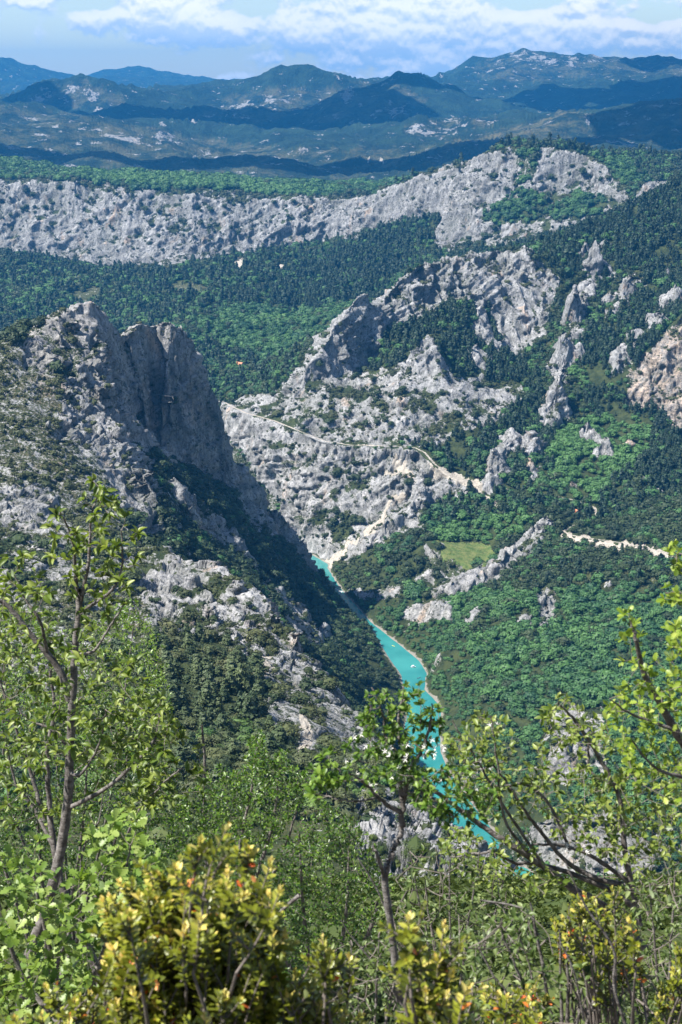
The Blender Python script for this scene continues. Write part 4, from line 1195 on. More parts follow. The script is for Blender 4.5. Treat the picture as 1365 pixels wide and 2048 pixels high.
def near_group(kind, x, y, px, py):
    if kind == 'pine':
        if in_poly([(285, 1285), (420, 1262), (500, 1320), (545, 1385), (530, 1460), (250, 1470), (200, 1310)], np.array([px]), np.array([py]))[0]:
            return 'pine_tree', 'tree', 'pine in the dark stand', 'pines in the stand under the near crags'
        return 'pine_tree', 'tree', 'scattered pine on the near hillside', 'scattered pines on the near hillside'
    if kind == 'oak':
        d = plan_dist(path3, np.array([x]), np.array([y]))[0][0]
        if d < 22: return 'oak_bush', 'bush', 'oak bush beside the footpath', 'oak bushes along the footpath'
        if py < 1290: return 'oak_bush', 'bush', 'oak bush on the near crags', 'oak bushes on the near crags'
        if y > 500: return 'oak_bush', 'bush', 'oak bush on the hillside brow', 'oak bushes on the hillside brow'
        return 'oak_bush', 'bush', 'oak bush on the near hillside', 'oak bushes low on the near hillside'
    if kind == 'leaf':
        return 'broadleaf_tree', 'tree', 'fresh green tree on the near hillside', 'broadleaf trees on the near hillside'
    if py < 1290: return 'scrub_bush', 'bush', 'scrub bush on the near crags', 'scrub bushes on the near spur'
    return 'scrub_bush', 'bush', 'scrub bush on the near hillside', 'scrub bushes on the near hillside'
keepers = {}
ORD = ['first', 'second', 'third', 'fourth', 'fifth', 'sixth', 'seventh', 'eighth', 'ninth', 'tenth', 'eleventh', 'twelfth', 'thirteenth', 'fourteenth', 'fifteenth', 'sixteenth']
SIZE = ['tallest', 'second tallest', 'third tallest', 'shortest', 'fifth tallest', 'sixth tallest']
for kind, lim in (('pine', 220), ('oak', 300), ('leaf', 100), ('shrub', 220)):
    q = WOODS[kind]; P = q['P']
    px, py = bearings(P[:, 0], P[:, 1], P[:, 2])
    cand = np.nonzero((P[:, 1] < 745) & (P[:, 1] > 330) & (px > 150) & (px < 1300) & (py < 1640))[0]
    key = q['s'][cand, 2]/P[cand, 1]
    cand = cand[np.argsort(-key)][:lim]
    keepers[kind] = cand
    r = np.random.default_rng(lim)
    # labels: by stand, then by place in the stand, then by height
    info = {int(i): near_group(kind, P[i, 0], P[i, 1], px[i], py[i]) for i in cand}
    lab_of = {}
    for grp_ in sorted({v[3] for v in info.values()}):
        mem = [i for i in info if info[i][3] == grp_]
        ncell = max(1, math.ceil(len(mem)/4))
        nrow = max(1, min(6, round(math.sqrt(ncell*.8)))); ncol = max(1, math.ceil(ncell/nrow))
        mem.sort(key=lambda i: py[i])
        for ri, row in enumerate(np.array_split(mem, nrow)):
            row = sorted(row, key=lambda i: px[i])
            for ci, cell in enumerate(np.array_split(row, ncol)):
                for k, i in enumerate(sorted(cell, key=lambda i: -q['s'][i, 2])):
                    where = f"{ORD[ri]} row down, {ORD[ci]} from left"
                    lab_of[int(i)] = f"{SIZE[k]} {info[i][2]}, {where}"
    for i in cand:
        nm, ct, lab, grp = info[int(i)]
        lab = lab_of[int(i)]
        cr, tk = NEARP[kind][int(r.integers(4))]
        if kind == 'pine':
            root = empty(nm, P[i]); root.rotation_euler = (0, 0, r.uniform(0, 6.28)); root.scale = q['s'][i]
            link('crown', cr, root); link('trunk', tk, root)
        else:
            root = link(nm, cr); root.location = P[i]; root.rotation_euler = (0, 0, r.uniform(0, 6.28)); root.scale = q['s'][i]
        tag(root, lab, ct, grp)
for kind, nm, lab in (('pine', 'pine_forest', 'dark pines crowding the slopes of the gorge and valley'), ('leaf', 'broadleaf_forest', 'fresh green broadleaf wood on the river slopes and plateau'),
                      ('oak', 'evergreen_oak_wood', 'dark evergreen oaks on the left bank and ledges'), ('shrub', 'scrub_cover', 'low scrub rooted on ledges and stony slopes')):
    q = WOODS[kind]
    keep = np.ones(len(q['P']), bool); keep[keepers[kind]] = False; keep &= q['P'][:, 1] > 330
    scatter_object(nm, kind, q['P'][keep], q['s'][keep], q['t'][keep], lab)
# ------------------------------------------------------------------ ground at the lookout
GZ = lambda y: 498.3-.602*y
def near_ground():
    nx, ny = 100, 170
    gx = np.linspace(-17, 17, nx); gy = np.linspace(-6, 54, ny)
    X, Y = np.meshgrid(gx, gy, indexing='ij')
    Z = GZ(Y)+.35*fbm(X/4, Y/4, X*0, 4)+.16*np.abs(fbm(X/1.1, Y/1.1, X*0+3, 3))-.05
    i, j = np.meshgrid(np.arange(nx-1), np.arange(ny-1), indexing='ij')
    q = (i*ny+j).ravel()
    F = np.stack([q, q+ny, q+ny+1, q+1], 1)
    m, nt, bsdf = new_mat('stony_soil', .95, .1)
    geo = nt.n('ShaderNodeNewGeometry')
    n1 = nt.noise(geo.outputs['Position'], 1.3, 6, .65); n2 = nt.noise(geo.outputs['Position'], 9, 5, .65)
    c = nt.mix(nt.ss(n2, .35, .65), (.06, .05, .038), (.15, .13, .10))
    c = nt.mix(nt.ss(n1, .50, .60), c, nt.mix(n2, (.20, .19, .175), (.46, .44, .41)))
    nt.link(c, bsdf.inputs['Base Color'])
    bp = nt.n('ShaderNodeBump'); nt.link(nt.math('ADD', n2, n1), bp.inputs['Height']); bp.inputs['Distance'].default_value = .12
    nt.link(bp.outputs[0], bsdf.inputs['Normal'])
    o = link('lookout_ground', mesh_np('lookout_ground', np.stack([X, Y, Z], -1).reshape(-1, 3), F, True, m))
    tag(o, 'steep stony ground under the bushes of the lookout', kind='structure')
near_ground()

# ------------------------------------------------------------------ leaf shapes: length 1 along +Y, upper side +Z
def leaf_shape(widths, fold=.35, curl=.25, stalk=.0):
    k = len(widths)
    V = []; F = []
    for i, wd in enumerate(widths):
        t = i/(k-1)
        y = stalk+(1-stalk)*t; z = -curl*t*t
        wl, wr = wd if isinstance(wd, tuple) else (wd, wd)
        V += [(-wl, y, z+fold*wl), (0, y, z), (wr, y, z+fold*wr)]
    for i in range(k-1):
        a = 3*i
        F += [(a, a+1, a+4, a+3), (a+1, a+2, a+5, a+4)]
    V = np.array(V, float); F = np.array(F)
    T = np.concatenate([F[:, [0, 1, 2]], F[:, [0, 2, 3]]])
    return V, T
SHAPES = {
    'whitebeam': leaf_shape([.015, .17, .23, .19, .02], 1.0, .34),
    'service': leaf_shape([.015, .21, .27, .21, .03], .55, .25),
    'box': leaf_shape([.03, .22, .25, .03], .35, .08),
    'smallbox': leaf_shape([.05, .28, .03], .35, .08),
    'oak': leaf_shape([.02, (.10, .12), (.24, .19), (.12, .14), (.33, .30), (.17, .18), (.34, .37), (.20, .17), (.22, .25), .04], .22, .16),
    'petal': leaf_shape([.03, .085, .10, .03], .15, -.15),
}
def ramp_mat(name, stops, trans=.38, rough=.42, spec=.35, tgain=(1.25, 1.35, .55)):
    m, nt, bsdf = new_mat(name, rough, spec)
    t = attr(nt, 'tint').outputs['Fac']
    rp = nt.n('ShaderNodeValToRGB')
    el = rp.color_ramp.elements
    while len(el) < len(stops): el.new(.5)
    for e, (p, c) in zip(el, stops):
        e.position = p; e.color = (*c, 1)
    nt.link(t, rp.inputs[0])
    geo = nt.n('ShaderNodeNewGeometry')
    col = rp.outputs[0]
    nt.link(nt.mix(geo.outputs['Backfacing'], col, nt.mix(.35, col, (.30, .36, .25))), bsdf.inputs['Base Color'])
    tr = nt.n('ShaderNodeBsdfTranslucent')
    nt.link(nt.mix(1.0, col, tgain, 'MULTIPLY'), tr.inputs[0])
    mx = nt.n('ShaderNodeMixShader'); mx.inputs[0].default_value = trans
    nt.link(bsdf.outputs[0], mx.inputs[1]); nt.link(tr.outputs[0], mx.inputs[2])
    outn = [n for n in m.node_tree.nodes if n.type == 'OUTPUT_MATERIAL'][0]
    nt.link(mx.outputs[0], outn.inputs[0])
    return m
LM = {
    'whitebeam': ramp_mat('whitebeam_leaf', [(0, (.034, .064, .009)), (.5, (.098, .150, .020)), (1, (.24, .285, .068))], .34),
    'grey': ramp_mat('downy_leaf', [(0, (.038, .066, .016)), (.5, (.092, .138, .034)), (1, (.22, .265, .11))], .30),
    'service': ramp_mat('serviceberry_leaf', [(0, (.030, .070, .010)), (.5, (.075, .15, .018)), (1, (.19, .28, .05))], .36),
    'oak': ramp_mat('young_oak_leaf', [(0, (.055, .115, .020)), (.5, (.15, .23, .040)), (1, (.30, .37, .11))], .36),
    'lime': ramp_mat('lime_green_leaf', [(0, (.070, .12, .012)), (.5, (.17, .25, .024)), (1, (.34, .40, .08))], .38),
    'darkbox': ramp_mat('dark_box_leaf', [(0, (.016, .044, .006)), (.5, (.045, .105, .011)), (1, (.13, .21, .022))], .30, .38, .45),
    'yellowbox': ramp_mat('yellow_box_leaf', [(0, (.045, .065, .008)), (.25, (.13, .15, .012)), (.55, (.26, .29, .028)), (.80, (.72, .58, .17)), (.88, (.80, .60, .24)), (.92, (.80, .25, .05)), (1, (.62, .10, .03))], .30, .38, .45, (1.15, 1.1, .6)),
    'petal': ramp_mat('white_petal', [(0, (.72, .70, .64)), (1, (.84, .82, .78))], .25, .6, .2, (1, 1, 1)),
}
M_STEM, _nt, _b = new_mat('smooth_grey_bark', .8, .25)
_g2 = _nt.n('ShaderNodeNewGeometry')
_n1 = _nt.noise(_g2.outputs['Position'], 38, 5, .65); _n2 = _nt.noise(_nt.vmath('MULTIPLY', _g2.outputs['Position'], (1, 1, 6)), 30, 3, .6)
_nt.link(_nt.mix(_nt.ss(_n2, .58, .66, 0, .6), _nt.mix(_nt.ss(_n1, .36, .66), (.075, .066, .060), (.20, .185, .17)), (.045, .038, .034)), _b.inputs['Base Color'])
_bp = _nt.n('ShaderNodeBump'); _nt.link(_nt.math('ADD', _n1, _n2), _bp.inputs['Height']); _bp.inputs['Distance'].default_value = .004
_nt.link(_bp.outputs[0], _b.inputs['Normal'])
M_TWIG, _nt, _b = new_mat('twig_bark', .85, .2)
_g2 = _nt.n('ShaderNodeNewGeometry')
_nt.link(_nt.mix(_nt.noise(_g2.outputs['Position'], 60, 3, .6), (.06, .048, .042), (.24, .21, .185)), _b.inputs['Base Color'])

def catmull(P, n=6):
    P = [np.array(p, float) for p in P]
    P = [2*P[0]-P[1]]+P+[2*P[-1]-P[-2]]
    out = []
    for i in range(1, len(P)-2):
        a, b_, c, d = P[i-1:i+3]
        for t in np.linspace(0, 1, n, endpoint=False):
            out.append(.5*((2*b_)+(c-a)*t+(2*a-5*b_+4*c-d)*t*t+(3*b_-a-3*c+d)*t**3))
    out.append(P[-2])
    return np.array(out)

class Tubes:
    def __init__(self): self.V = []; self.F = []; self.n = 0
    def add(self, P, R, k=5):
        P = np.asarray(P, float); R = np.asarray(R, float)
        T = np.gradient(P, axis=0); T /= np.maximum(np.linalg.norm(T, axis=1, keepdims=True), 1e-9)
        up = np.where(np.abs(T[:, 2:]) > .9, [[1, 0, 0]], [[0, 0, 1]])
        A_ = np.cross(T, up); A_ /= np.maximum(np.linalg.norm(A_, axis=1, keepdims=True), 1e-9)
        B_ = np.cross(T, A_)
        an = np.arange(k)*2*math.pi/k
        ring = P[:, None]+R[:, None, None]*(np.cos(an)[None, :, None]*A_[:, None]+np.sin(an)[None, :, None]*B_[:, None])
        m = len(P)
        i, j = np.meshgrid(np.arange(m-1), np.arange(k), indexing='ij')
        j2 = (j+1) % k
        f = np.stack([i*k+j, i*k+j2, (i+1)*k+j2, (i+1)*k+j], -1).reshape(-1, 4)+self.n
        self.V.append(ring.reshape(-1, 3)); self.F.append(f); self.n += m*k
    def mesh(self, name, mat):
        return mesh_np(name, np.concatenate(self.V), np.concatenate(self.F), True, mat)

def unit(v): return v/np.maximum(np.linalg.norm(v, axis=-1, keepdims=True), 1e-9)
UP = np.array([0, 0, 1.0])
_leafmesh = {}
def leaf_mesh(shape, lm, bucket):
    key = (shape, lm, bucket)
    if key not in _leafmesh:
        V, T = SHAPES[shape]
        _leafmesh[key] = mesh_np('leaf', V, T, True, LM[lm], attrs={'tint': np.full(len(V), bucket/15.0)})
    return _leafmesh[key]

class Plant:
    def __init__(self, name, label, cat, base, seed, lm, shape, group=None):
        self.r = np.random.default_rng(seed)
        self.root = empty(name, base)
        tag(self.root, label, cat, group)
        self.base = np.array(base, float)
        self.nodes = []; self.nr = []
        self.trunk = Tubes(); self.twigs = Tubes()
        self.lm, self.shape = lm, shape
        self.leaves = []           # (pos, dir, normal, size, tint)
        self.boughs = []
    def stem(self, pts, r0, r1, k=8, bough=False):
        P = catmull([tuple(at(*p)) if len(p) == 3 and p[1] > 0 and abs(p[2]) < 400 and not isinstance(p, np.ndarray) else p for p in pts], 7)
        wob = self.r.normal(0, .0025, P.shape)*np.linspace(0, 1, len(P))[:, None]
        P = P+wob
        R = np.linspace(r0, r1, len(P))*(1+self.r.normal(0, .03, len(P)))
        tb = Tubes() if bough else self.trunk
        tb.add(P, R, k)
        if bough: self.boughs.append(tb)
        s = max(1, len(P)//30)
        for p, q in zip(P[len(P)//5::s], R[len(P)//5::s]):
            self.nodes.append(p); self.nr.append(q)
        return P
    def twig(self, q, step, per, size, tint, upb=.25, rmin=.0012, maxlen=9, start=.35, spread=60, tipn=3, rfac=.011, leaves=True, droop=0.0):
        N_ = np.array(self.nodes)
        d = np.linalg.norm(N_-q, axis=1)+.35*np.maximum(N_[:, 2]-q[2]+.05, 0)
        i = int(np.argmin(d)); p = N_[i]; ln = np.linalg.norm(q-p)
        if ln < 1e-3 or ln > maxlen: return
        c = (p+q)/2+UP*ln*(-.10+.1*self.r.random())+self.r.normal(0, .09*ln, 3)
        t = np.linspace(0, 1, 6)[:, None]
        P = (1-t)**2*p+2*t*(1-t)*c+t*t*q
        r0 = min(max(rmin*1.6, rfac*ln+rmin), self.nr[i]*.8); r1 = rmin
        R = np.linspace(r0, r1, 6)
        self.twigs.add(P, R, 3)
        for a, b_ in zip(P[2:], R[2:]): self.nodes.append(a); self.nr.append(b_)
        if not leaves: return
        # leaves along the outer part
        L_ = ln*(1-start)
        L_ = min(L_, step*per)
        m = max(2, int(L_/step))
        ts = 1-np.linspace(0, L_/ln, m)
        ph = self.r.uniform(0, 6.28)
        for n_, tt in enumerate(ts):
            pos = (1-tt)**2*p+2*tt*(1-tt)*c+tt*tt*q
            dr_ = unit(2*(1-tt)*(c-p)+2*tt*(q-c))
            for _ in range(tipn if n_ == 0 else 1):
                ph += 2.4
                s_ = unit(np.cross(dr_, UP+.01)); b2 = np.cross(dr_, s_)
                ang = math.radians(spread)*self.r.uniform(.7, 1.2)
                ld = unit(dr_*math.cos(ang)+(s_*math.cos(ph)+b2*math.sin(ph))*math.sin(ang)+UP*upb*self.r.uniform(.3, 1.4)-UP*droop)
                nr = UP*.9+self.r.normal(0, .45, 3)
                nr = unit(nr-ld*np.dot(nr, ld))
                self.leaves.append((pos, ld, nr, size*self.r.uniform(.62, 1.18), np.clip(tint(self.r, tt), 0, 1)))
    def fill(self, n, poly, Y, dY, **kw):
        P = np.array(poly, float)
        lo, hi = P.min(0), P.max(0)
        got = []
        while len(got) < n:
            c = lo+(hi-lo)*self.r.random((n*2, 2))
            got += [tuple(x) for x in c[in_poly(poly, c[:, 0], c[:, 1])]]
        got = got[:n]
        pts = [np.array(at(px, py, Y+dY*self.r.normal())) for px, py in got]
        N0 = np.array(self.nodes)
        pts.sort(key=lambda q: np.min(np.linalg.norm(N0-q, axis=1)))
        for q in pts: self.twig(q, **kw)
    def shoot(self, a, b_, n, size, tip=.8, orange=.03, ang0=48, tint0=.05):
        """upright box shoot with opposite leaves"""
        a, b_ = np.array(a, float), np.array(b_, float)
        ln = np.linalg.norm(b_-a)
        c = (a+b_)/2+self.r.normal(0, .06*ln, 3)
        t = np.linspace(0, 1, 6)[:, None]
        P = (1-t)**2*a+2*t*(1-t)*c+t*t*b_
        self.twigs.add(P, np.linspace(.0022, .0009, 6), 4)
        ph = self.r.uniform(0, 3.14)
        for i in range(n):
            tt = 1-(i/n)**1.15*.97
            pos = (1-tt)**2*a+2*tt*(1-tt)*c+tt*tt*b_
            dr_ = unit(2*(1-tt)*(c-a)+2*tt*(b_-c))
            s_ = unit(np.cross(dr_, [.3, 1, .1])); b2 = np.cross(dr_, s_)
            ph += math.pi/2+self.r.normal(0, .15)
            for k in (0, math.pi):
                ang = math.radians(ang0*(.25+.9*min(1, i/3.0)))*self.r.uniform(.8, 1.2)
                side = s_*math.cos(ph+k)+b2*math.sin(ph+k)
                ld = unit(dr_*math.cos(ang)+side*math.sin(ang))
                nr = unit(dr_*math.sin(ang)-side*math.cos(ang)+self.r.normal(0, .15, 3)); nr = unit(nr-ld*np.dot(nr, ld))
                fac = tt**1.35*tip*self.r.uniform(.70, 1.08)+tint0
                u = self.r.random()
                if u < orange: fac = self.r.uniform(.90, 1.0)
                else: fac = min(fac, .86)
                self.leaves.append((pos, ld, nr, size*(.55+.5*min(1, i/2.5))*self.r.uniform(.8, 1.15), fac))
    def flowers(self, spots, Y, n, size=.02):
        for px, py in spots:
            for _ in range(n):
                c = np.array(at(px+self.r.normal(0, 9), py+self.r.normal(0, 9), Y+self.r.normal(0, .03)))
                ax = unit(np.array([self.r.normal(0, .7), -.7+self.r.normal(0, .5), .5+self.r.normal(0, .4)]))
                s_ = unit(np.cross(ax, UP)); b2 = np.cross(ax, s_)
                V0, T0 = SHAPES['petal']; VV = []; FF = []
                for k in range(5):
                    a = k*1.2566+self.r.normal(0, .15)
                    y_ = unit(s_*math.cos(a)+b2*math.sin(a)+ax*.45); x_ = unit(np.cross(y_, ax)); z_ = np.cross(x_, y_)
                    VV.append((V0[:, :1]*x_+V0[:, 1:2]*y_+V0[:, 2:]*z_)*size); FF.append(T0+len(V0)*k)
                V = np.concatenate(VV)
                me = mesh_np('flower', V, np.concatenate(FF), True, LM['petal'], attrs={'tint': np.full(len(V), self.r.random())})
                o = link('flower', me, self.root); o.location = c-self.base
    def finish(self, singles=300):
        base = Vector(self.base)
        def child(nm, me):
            o = link(nm, me, self.root); o.matrix_parent_inverse = Matrix.Translation(-base); return o
        if self.trunk.V: child('trunk', self.trunk.mesh('trunk', M_STEM))
        for tb in self.boughs: child('branch', tb.mesh('branch', M_STEM))
        if self.twigs.V: child('twigs', self.twigs.mesh('twigs', M_TWIG))['kind'] = 'stuff'
        if not self.leaves: return
        pos = np.array([l[0] for l in self.leaves]); ld = np.array([l[1] for l in self.leaves]); nr = np.array([l[2] for l in self.leaves])
        sz = np.array([l[3] for l in self.leaves]); ti = np.array([l[4] for l in self.leaves])
        xx = np.cross(ld, nr)
        px, py = bearings(pos[:, 0], pos[:, 1], pos[:, 2])
        show = sz/pos[:, 1]*np.where((px > 0) & (px < 1365) & (py > 0) & (py < 2040), 1, .01)*(.6+.8*np.abs(nr[:, 1]))
        order = np.argsort(-show)
        one = order[:singles]; rest = order[singles:]
        for i in one:
            o = link('leaf', leaf_mesh(self.shape, self.lm, int(ti[i]*15+.5)), self.root)
            M = Matrix(((xx[i, 0], ld[i, 0], nr[i, 0]), (xx[i, 1], ld[i, 1], nr[i, 1]), (xx[i, 2], ld[i, 2], nr[i, 2]))).to_4x4()
            o.matrix_basis = Matrix.Translation(Vector(pos[i])-base) @ M @ Matrix.Scale(float(sz[i]), 4)
        if len(rest):
            V0, T0 = SHAPES[self.shape]
            B_ = np.stack([xx[rest], ld[rest], nr[rest]], 1)*sz[rest, None, None]
            V = np.einsum('kc,ncd->nkd', V0, B_)+pos[rest][:, None]
            F = (T0[None]+(np.arange(len(rest))*len(V0))[:, None, None]).reshape(-1, 3)
            me = mesh_np('foliage', V.reshape(-1, 3), F, True, LM[self.lm], attrs={'tint': np.repeat(ti[rest], len(V0))})
            child('foliage', me)['kind'] = 'stuff'
def tint_n(mu, sd): return lambda r, t: mu+sd*r.normal()

def ground_at(px, Y):
    a, _ = px_ray(px, 1800)
    return (float(a)*Y, Y, GZ(Y))

# low undergrowth between the lookout and the hillside below
def undergrowth():
    mat = leaf_mat('undergrowth_leaves', (.030, .055, .014), (.095, .120, .034), .25)
    c = bpy.data.collections.new('prototypes_undergrowth')
    for i in range(4):
        V, F = clump_crown('shrub', 900+i*7, 900, .034)
        c.objects.link(bpy.data.objects.new('undergrowth_crown', mesh_np('undergrowth_crown', V, F, False, mat)))
    PROTO['under'] = c
    r = np.random.default_rng(3)
    n = 1500
    Y = 8.5+r.random(n)**1.3*50
    X = Y*r.uniform(-.33, .33, n)
    Z = GZ(Y)
    h = r.uniform(.45, 1.25, n)*np.clip(Y/16, .75, 1.2)
    wd = h*r.uniform(.9, 1.5, n)
    P = [np.stack([X, Y, Z], 1)]; S = [np.stack([wd, wd, h], 1)]
    for kind in ('shrub', 'oak', 'leaf'):
        q = WOODS[kind]; m = q['P'][:, 1] <= 330
        P.append(q['P'][m]); S.append(q['s'][m]*(1 if kind == 'shrub' else .5))
    P = np.concatenate(P); S = np.concatenate(S)
    scatter_object('undergrowth', 'under', P, S, np.clip(.3+.25*r.normal(size=len(P)), 0, 1), 'tangled low undergrowth filling the slope behind the lookout bushes')
undergrowth()
# ------------------------------------------------------------------ bushes and young trees at the lookout
# tall whitebeam at the left with a slender grey trunk
p = Plant('whitebeam_tree', 'slender grey trunked whitebeam with folded pale green leaves, tallest tree at the lookout', 'tree', at(45, 2080, 5.6), 1, 'whitebeam', 'whitebeam')
p.stem([(45, 2080, 5.6), (50, 1950, 5.6), (85, 1840, 5.6), (118, 1720, 5.6), (136, 1600, 5.6), (141, 1480, 5.6), (149, 1330, 5.6), (158, 1215, 5.6), (160, 1180, 5.6)], .032, .010, 10)
p.stem([(158, 1220, 5.6), (152, 1150, 5.6), (145, 1080, 5.55), (120, 1020, 5.5)], .011, .003, 6, True)
p.stem([(160, 1215, 5.6), (178, 1120, 5.6), (182, 1040, 5.6), (195, 985, 5.6)], .010, .003, 6, True)
p.stem([(163, 1222, 5.6), (200, 1200, 5.55), (228, 1175, 5.5), (245, 1130, 5.5), (243, 1060, 5.5)], .009, .003, 6, True)
p.stem([(150, 1310, 5.6), (190, 1300, 5.5), (225, 1245, 5.5), (255, 1200, 5.5)], .008, .003, 6, True)
p.stem([(140, 1400, 5.6), (122, 1345, 5.6), (90, 1300, 5.6), (55, 1260, 5.6), (20, 1215, 5.6), (-30, 1170, 5.6)], .018, .008, 7, True)
p.stem([(96, 1308, 5.6), (80, 1240, 5.5), (52, 1200, 5.5), (30, 1150, 5.5)], .008, .003, 6, True)
p.stem([(140, 1615, 5.6), (190, 1590, 5.5), (240, 1555, 5.45), (285, 1510, 5.4), (312, 1475, 5.4), (322, 1425, 5.4)], .012, .004, 6, True)
p.stem([(139, 1545, 5.6), (160, 1549, 5.5), (182, 1520, 5.5), (202, 1480, 5.45), (212, 1420, 5.4)], .009, .003, 6, True)
p.stem([(140, 1500, 5.6), (105, 1460, 5.6), (60, 1440, 5.6), (20, 1400, 5.6)], .007, .003, 6, True)
p.stem([(125, 1900, 5.4), (190, 1750, 5.3), (245, 1690, 5.3), (275, 1625, 5.3), (325, 1570, 5.25), (365, 1535, 5.2)], .009, .003, 6, True)
kw = dict(step=.020, per=6, size=.043, tint=tint_n(.60, .26), tipn=5, rfac=.010)
p.fill(62, [(110, 1000), (190, 960), (260, 1030), (300, 1130), (280, 1220), (190, 1260), (120, 1180), (90, 1080)], 5.55, .12, **kw)
p.fill(130, [(-40, 1130), (60, 1100), (140, 1230), (250, 1290), (330, 1380), (350, 1520), (220, 1500), (120, 1560), (-40, 1540)], 5.6, .3, **kw)
p.fill(55, [(150, 1420), (330, 1400), (400, 1500), (420, 1580), (320, 1640), (250, 1560)], 5.4, .2, **kw)
p.fill(22, [(240, 1560), (330, 1540), (340, 1620), (270, 1660)], 5.25, .1, **kw)
p.finish()
# second stem behind it
p = Plant('whitebeam_tree', 'darker forked whitebeam stem leaning left behind the tallest whitebeam', 'tree', at(215, 2100, 6.2), 2, 'whitebeam', 'whitebeam')
p.stem([(215, 2100, 6.2), (200, 1960, 6.2), (155, 1850, 6.2), (124, 1770, 6.2), (108, 1690, 6.25), (98, 1600, 6.3), (95, 1500, 6.3), (110, 1420, 6.3), (100, 1340, 6.3)], .026, .007, 9)
p.stem([(110, 1700, 6.3), (70, 1620, 6.4), (30, 1560, 6.4), (10, 1470, 6.4)], .012, .004, 6, True)
p.stem([(160, 1860, 6.2), (162, 1740, 6.1), (170, 1690, 6.1), (195, 1650, 6.1), (208, 1590, 6.1)], .008, .003, 6, True)
p.stem([(-20, 1300, 6.4), (20, 1420, 6.4), (60, 1540, 6.4), (90, 1640, 6.35)], .004, .012, 6, True)
kw = dict(step=.020, per=7, size=.040, tint=tint_n(.48, .26), tipn=5, rfac=.010)
p.fill(170, [(-60, 1240), (80, 1180), (200, 1290), (330, 1440), (330, 1600), (200, 1700), (80, 1660), (-60, 1660)], 6.5, .45, **kw)
p.finish()

# dark box bushes behind the trees
def box_bush(label, seed, base, poly_list, lm, size, per_n, Y, dY, tint, stems):
    p = Plant('box_bush', label, 'bush', base, seed, lm, 'smallbox')
    for s in stems: p.stem(s, .018, .004, 6, True)
    for n, poly in zip(per_n, poly_list):
        p.fill(int(n*2.6), poly, Y, dY, step=.010, per=26, size=size, tint=tint, tipn=4, rfac=.006, spread=55, start=.02, upb=.3, maxlen=3)
    p.finish()
box_bush('dense dark green box bush rising in spires below the pale footpath', 3, at(470, 1900, 8), [[(340, 1620), (400, 1560), (440, 1530), (480, 1545), (510, 1475), (525, 1470), (540, 1530), (560, 1505), (585, 1530), (620, 1540), (610, 1600), (560, 1680), (470, 1760), (380, 1780), (330, 1700)],
         [(498, 1480), (522, 1462), (535, 1500), (530, 1540), (500, 1540)], [(545, 1520), (560, 1500), (575, 1500), (580, 1540), (550, 1550)]], 'darkbox', .026, [330, 30, 18], 8.0, .35, tint_n(.60, .28),
         [[(470, 1900, 8), (480, 1700, 8), (500, 1600, 8), (515, 1490, 8)], [(470, 1900, 8), (560, 1720, 8), (600, 1600, 8)], [(470, 1900, 8), (420, 1740, 8.1), (400, 1600, 8.1)], [(480, 1850, 8), (545, 1650, 7.9), (560, 1520, 7.9)]])
box_bush('broad deep green box bush in the shade behind the whitebeam trunks', 4, at(100, 2000, 8.6), [[(-80, 1440), (60, 1420), (180, 1400), (300, 1430), (360, 1560), (350, 1700), (200, 1780), (-80, 1780)]], 'darkbox', .026, [420], 8.4, .5, tint_n(.45, .28),
         [[(100, 2000, 8.6), (80, 1700, 8.5), (60, 1450, 8.4)], [(100, 2000, 8.6), (220, 1720, 8.4), (260, 1480, 8.4)], [(100, 2000, 8.6), (160, 1700, 8.6), (180, 1450, 8.6)], [(100, 2000, 8.6), (0, 1700, 8.6), (-20, 1500, 8.6)]])
box_bush('bright green leafy box bush glowing behind the whitebeam crown', 14, at(150, 1900, 10), [[(-60, 1220), (40, 1210), (160, 1260), (270, 1180), (330, 1290), (350, 1420), (-60, 1440)]], 'darkbox', .025, [230], 9.6, .5, tint_n(.88, .25),
         [[(150, 1900, 10), (120, 1600, 9.8), (100, 1280, 9.6)], [(150, 1900, 10), (220, 1600, 9.7), (270, 1230, 9.6)], [(150, 1900, 10), (20, 1600, 9.8), (10, 1260, 9.7)]])
box_bush('loose green box bush with bare grey stems left of the flowering serviceberry', 5, at(640, 2060, 6.4), [[(600, 1640), (640, 1600), (700, 1630), (730, 1660), (790, 1760), (760, 1860), (640, 1960), (560, 1980), (540, 1800), (560, 1700)]], 'darkbox', .021, [330], 6.3, .35, tint_n(.62, .28),
         [[(640, 2060, 6.4), (610, 1850, 6.4), (600, 1660, 6.3)], [(640, 2060, 6.4), (690, 1850, 6.3), (700, 1660, 6.3)], [(640, 2060, 6.4), (740, 1860, 6.3), (760, 1760, 6.3)], [(640, 2060, 6.4), (560, 1880, 6.4), (560, 1740, 6.4)]])
box_bush('dark box bush low behind the yellow tipped box', 6, at(430, 2150, 7), [[(330, 1740), (560, 1720), (640, 1800), (640, 2060), (300, 2060)]], 'darkbox', .023, [260], 6.8, .3, tint_n(.45, .28),
         [[(430, 2150, 7), (430, 1950, 6.9), (420, 1780, 6.8)], [(430, 2150, 7), (540, 1950, 6.8), (580, 1800, 6.8)]])

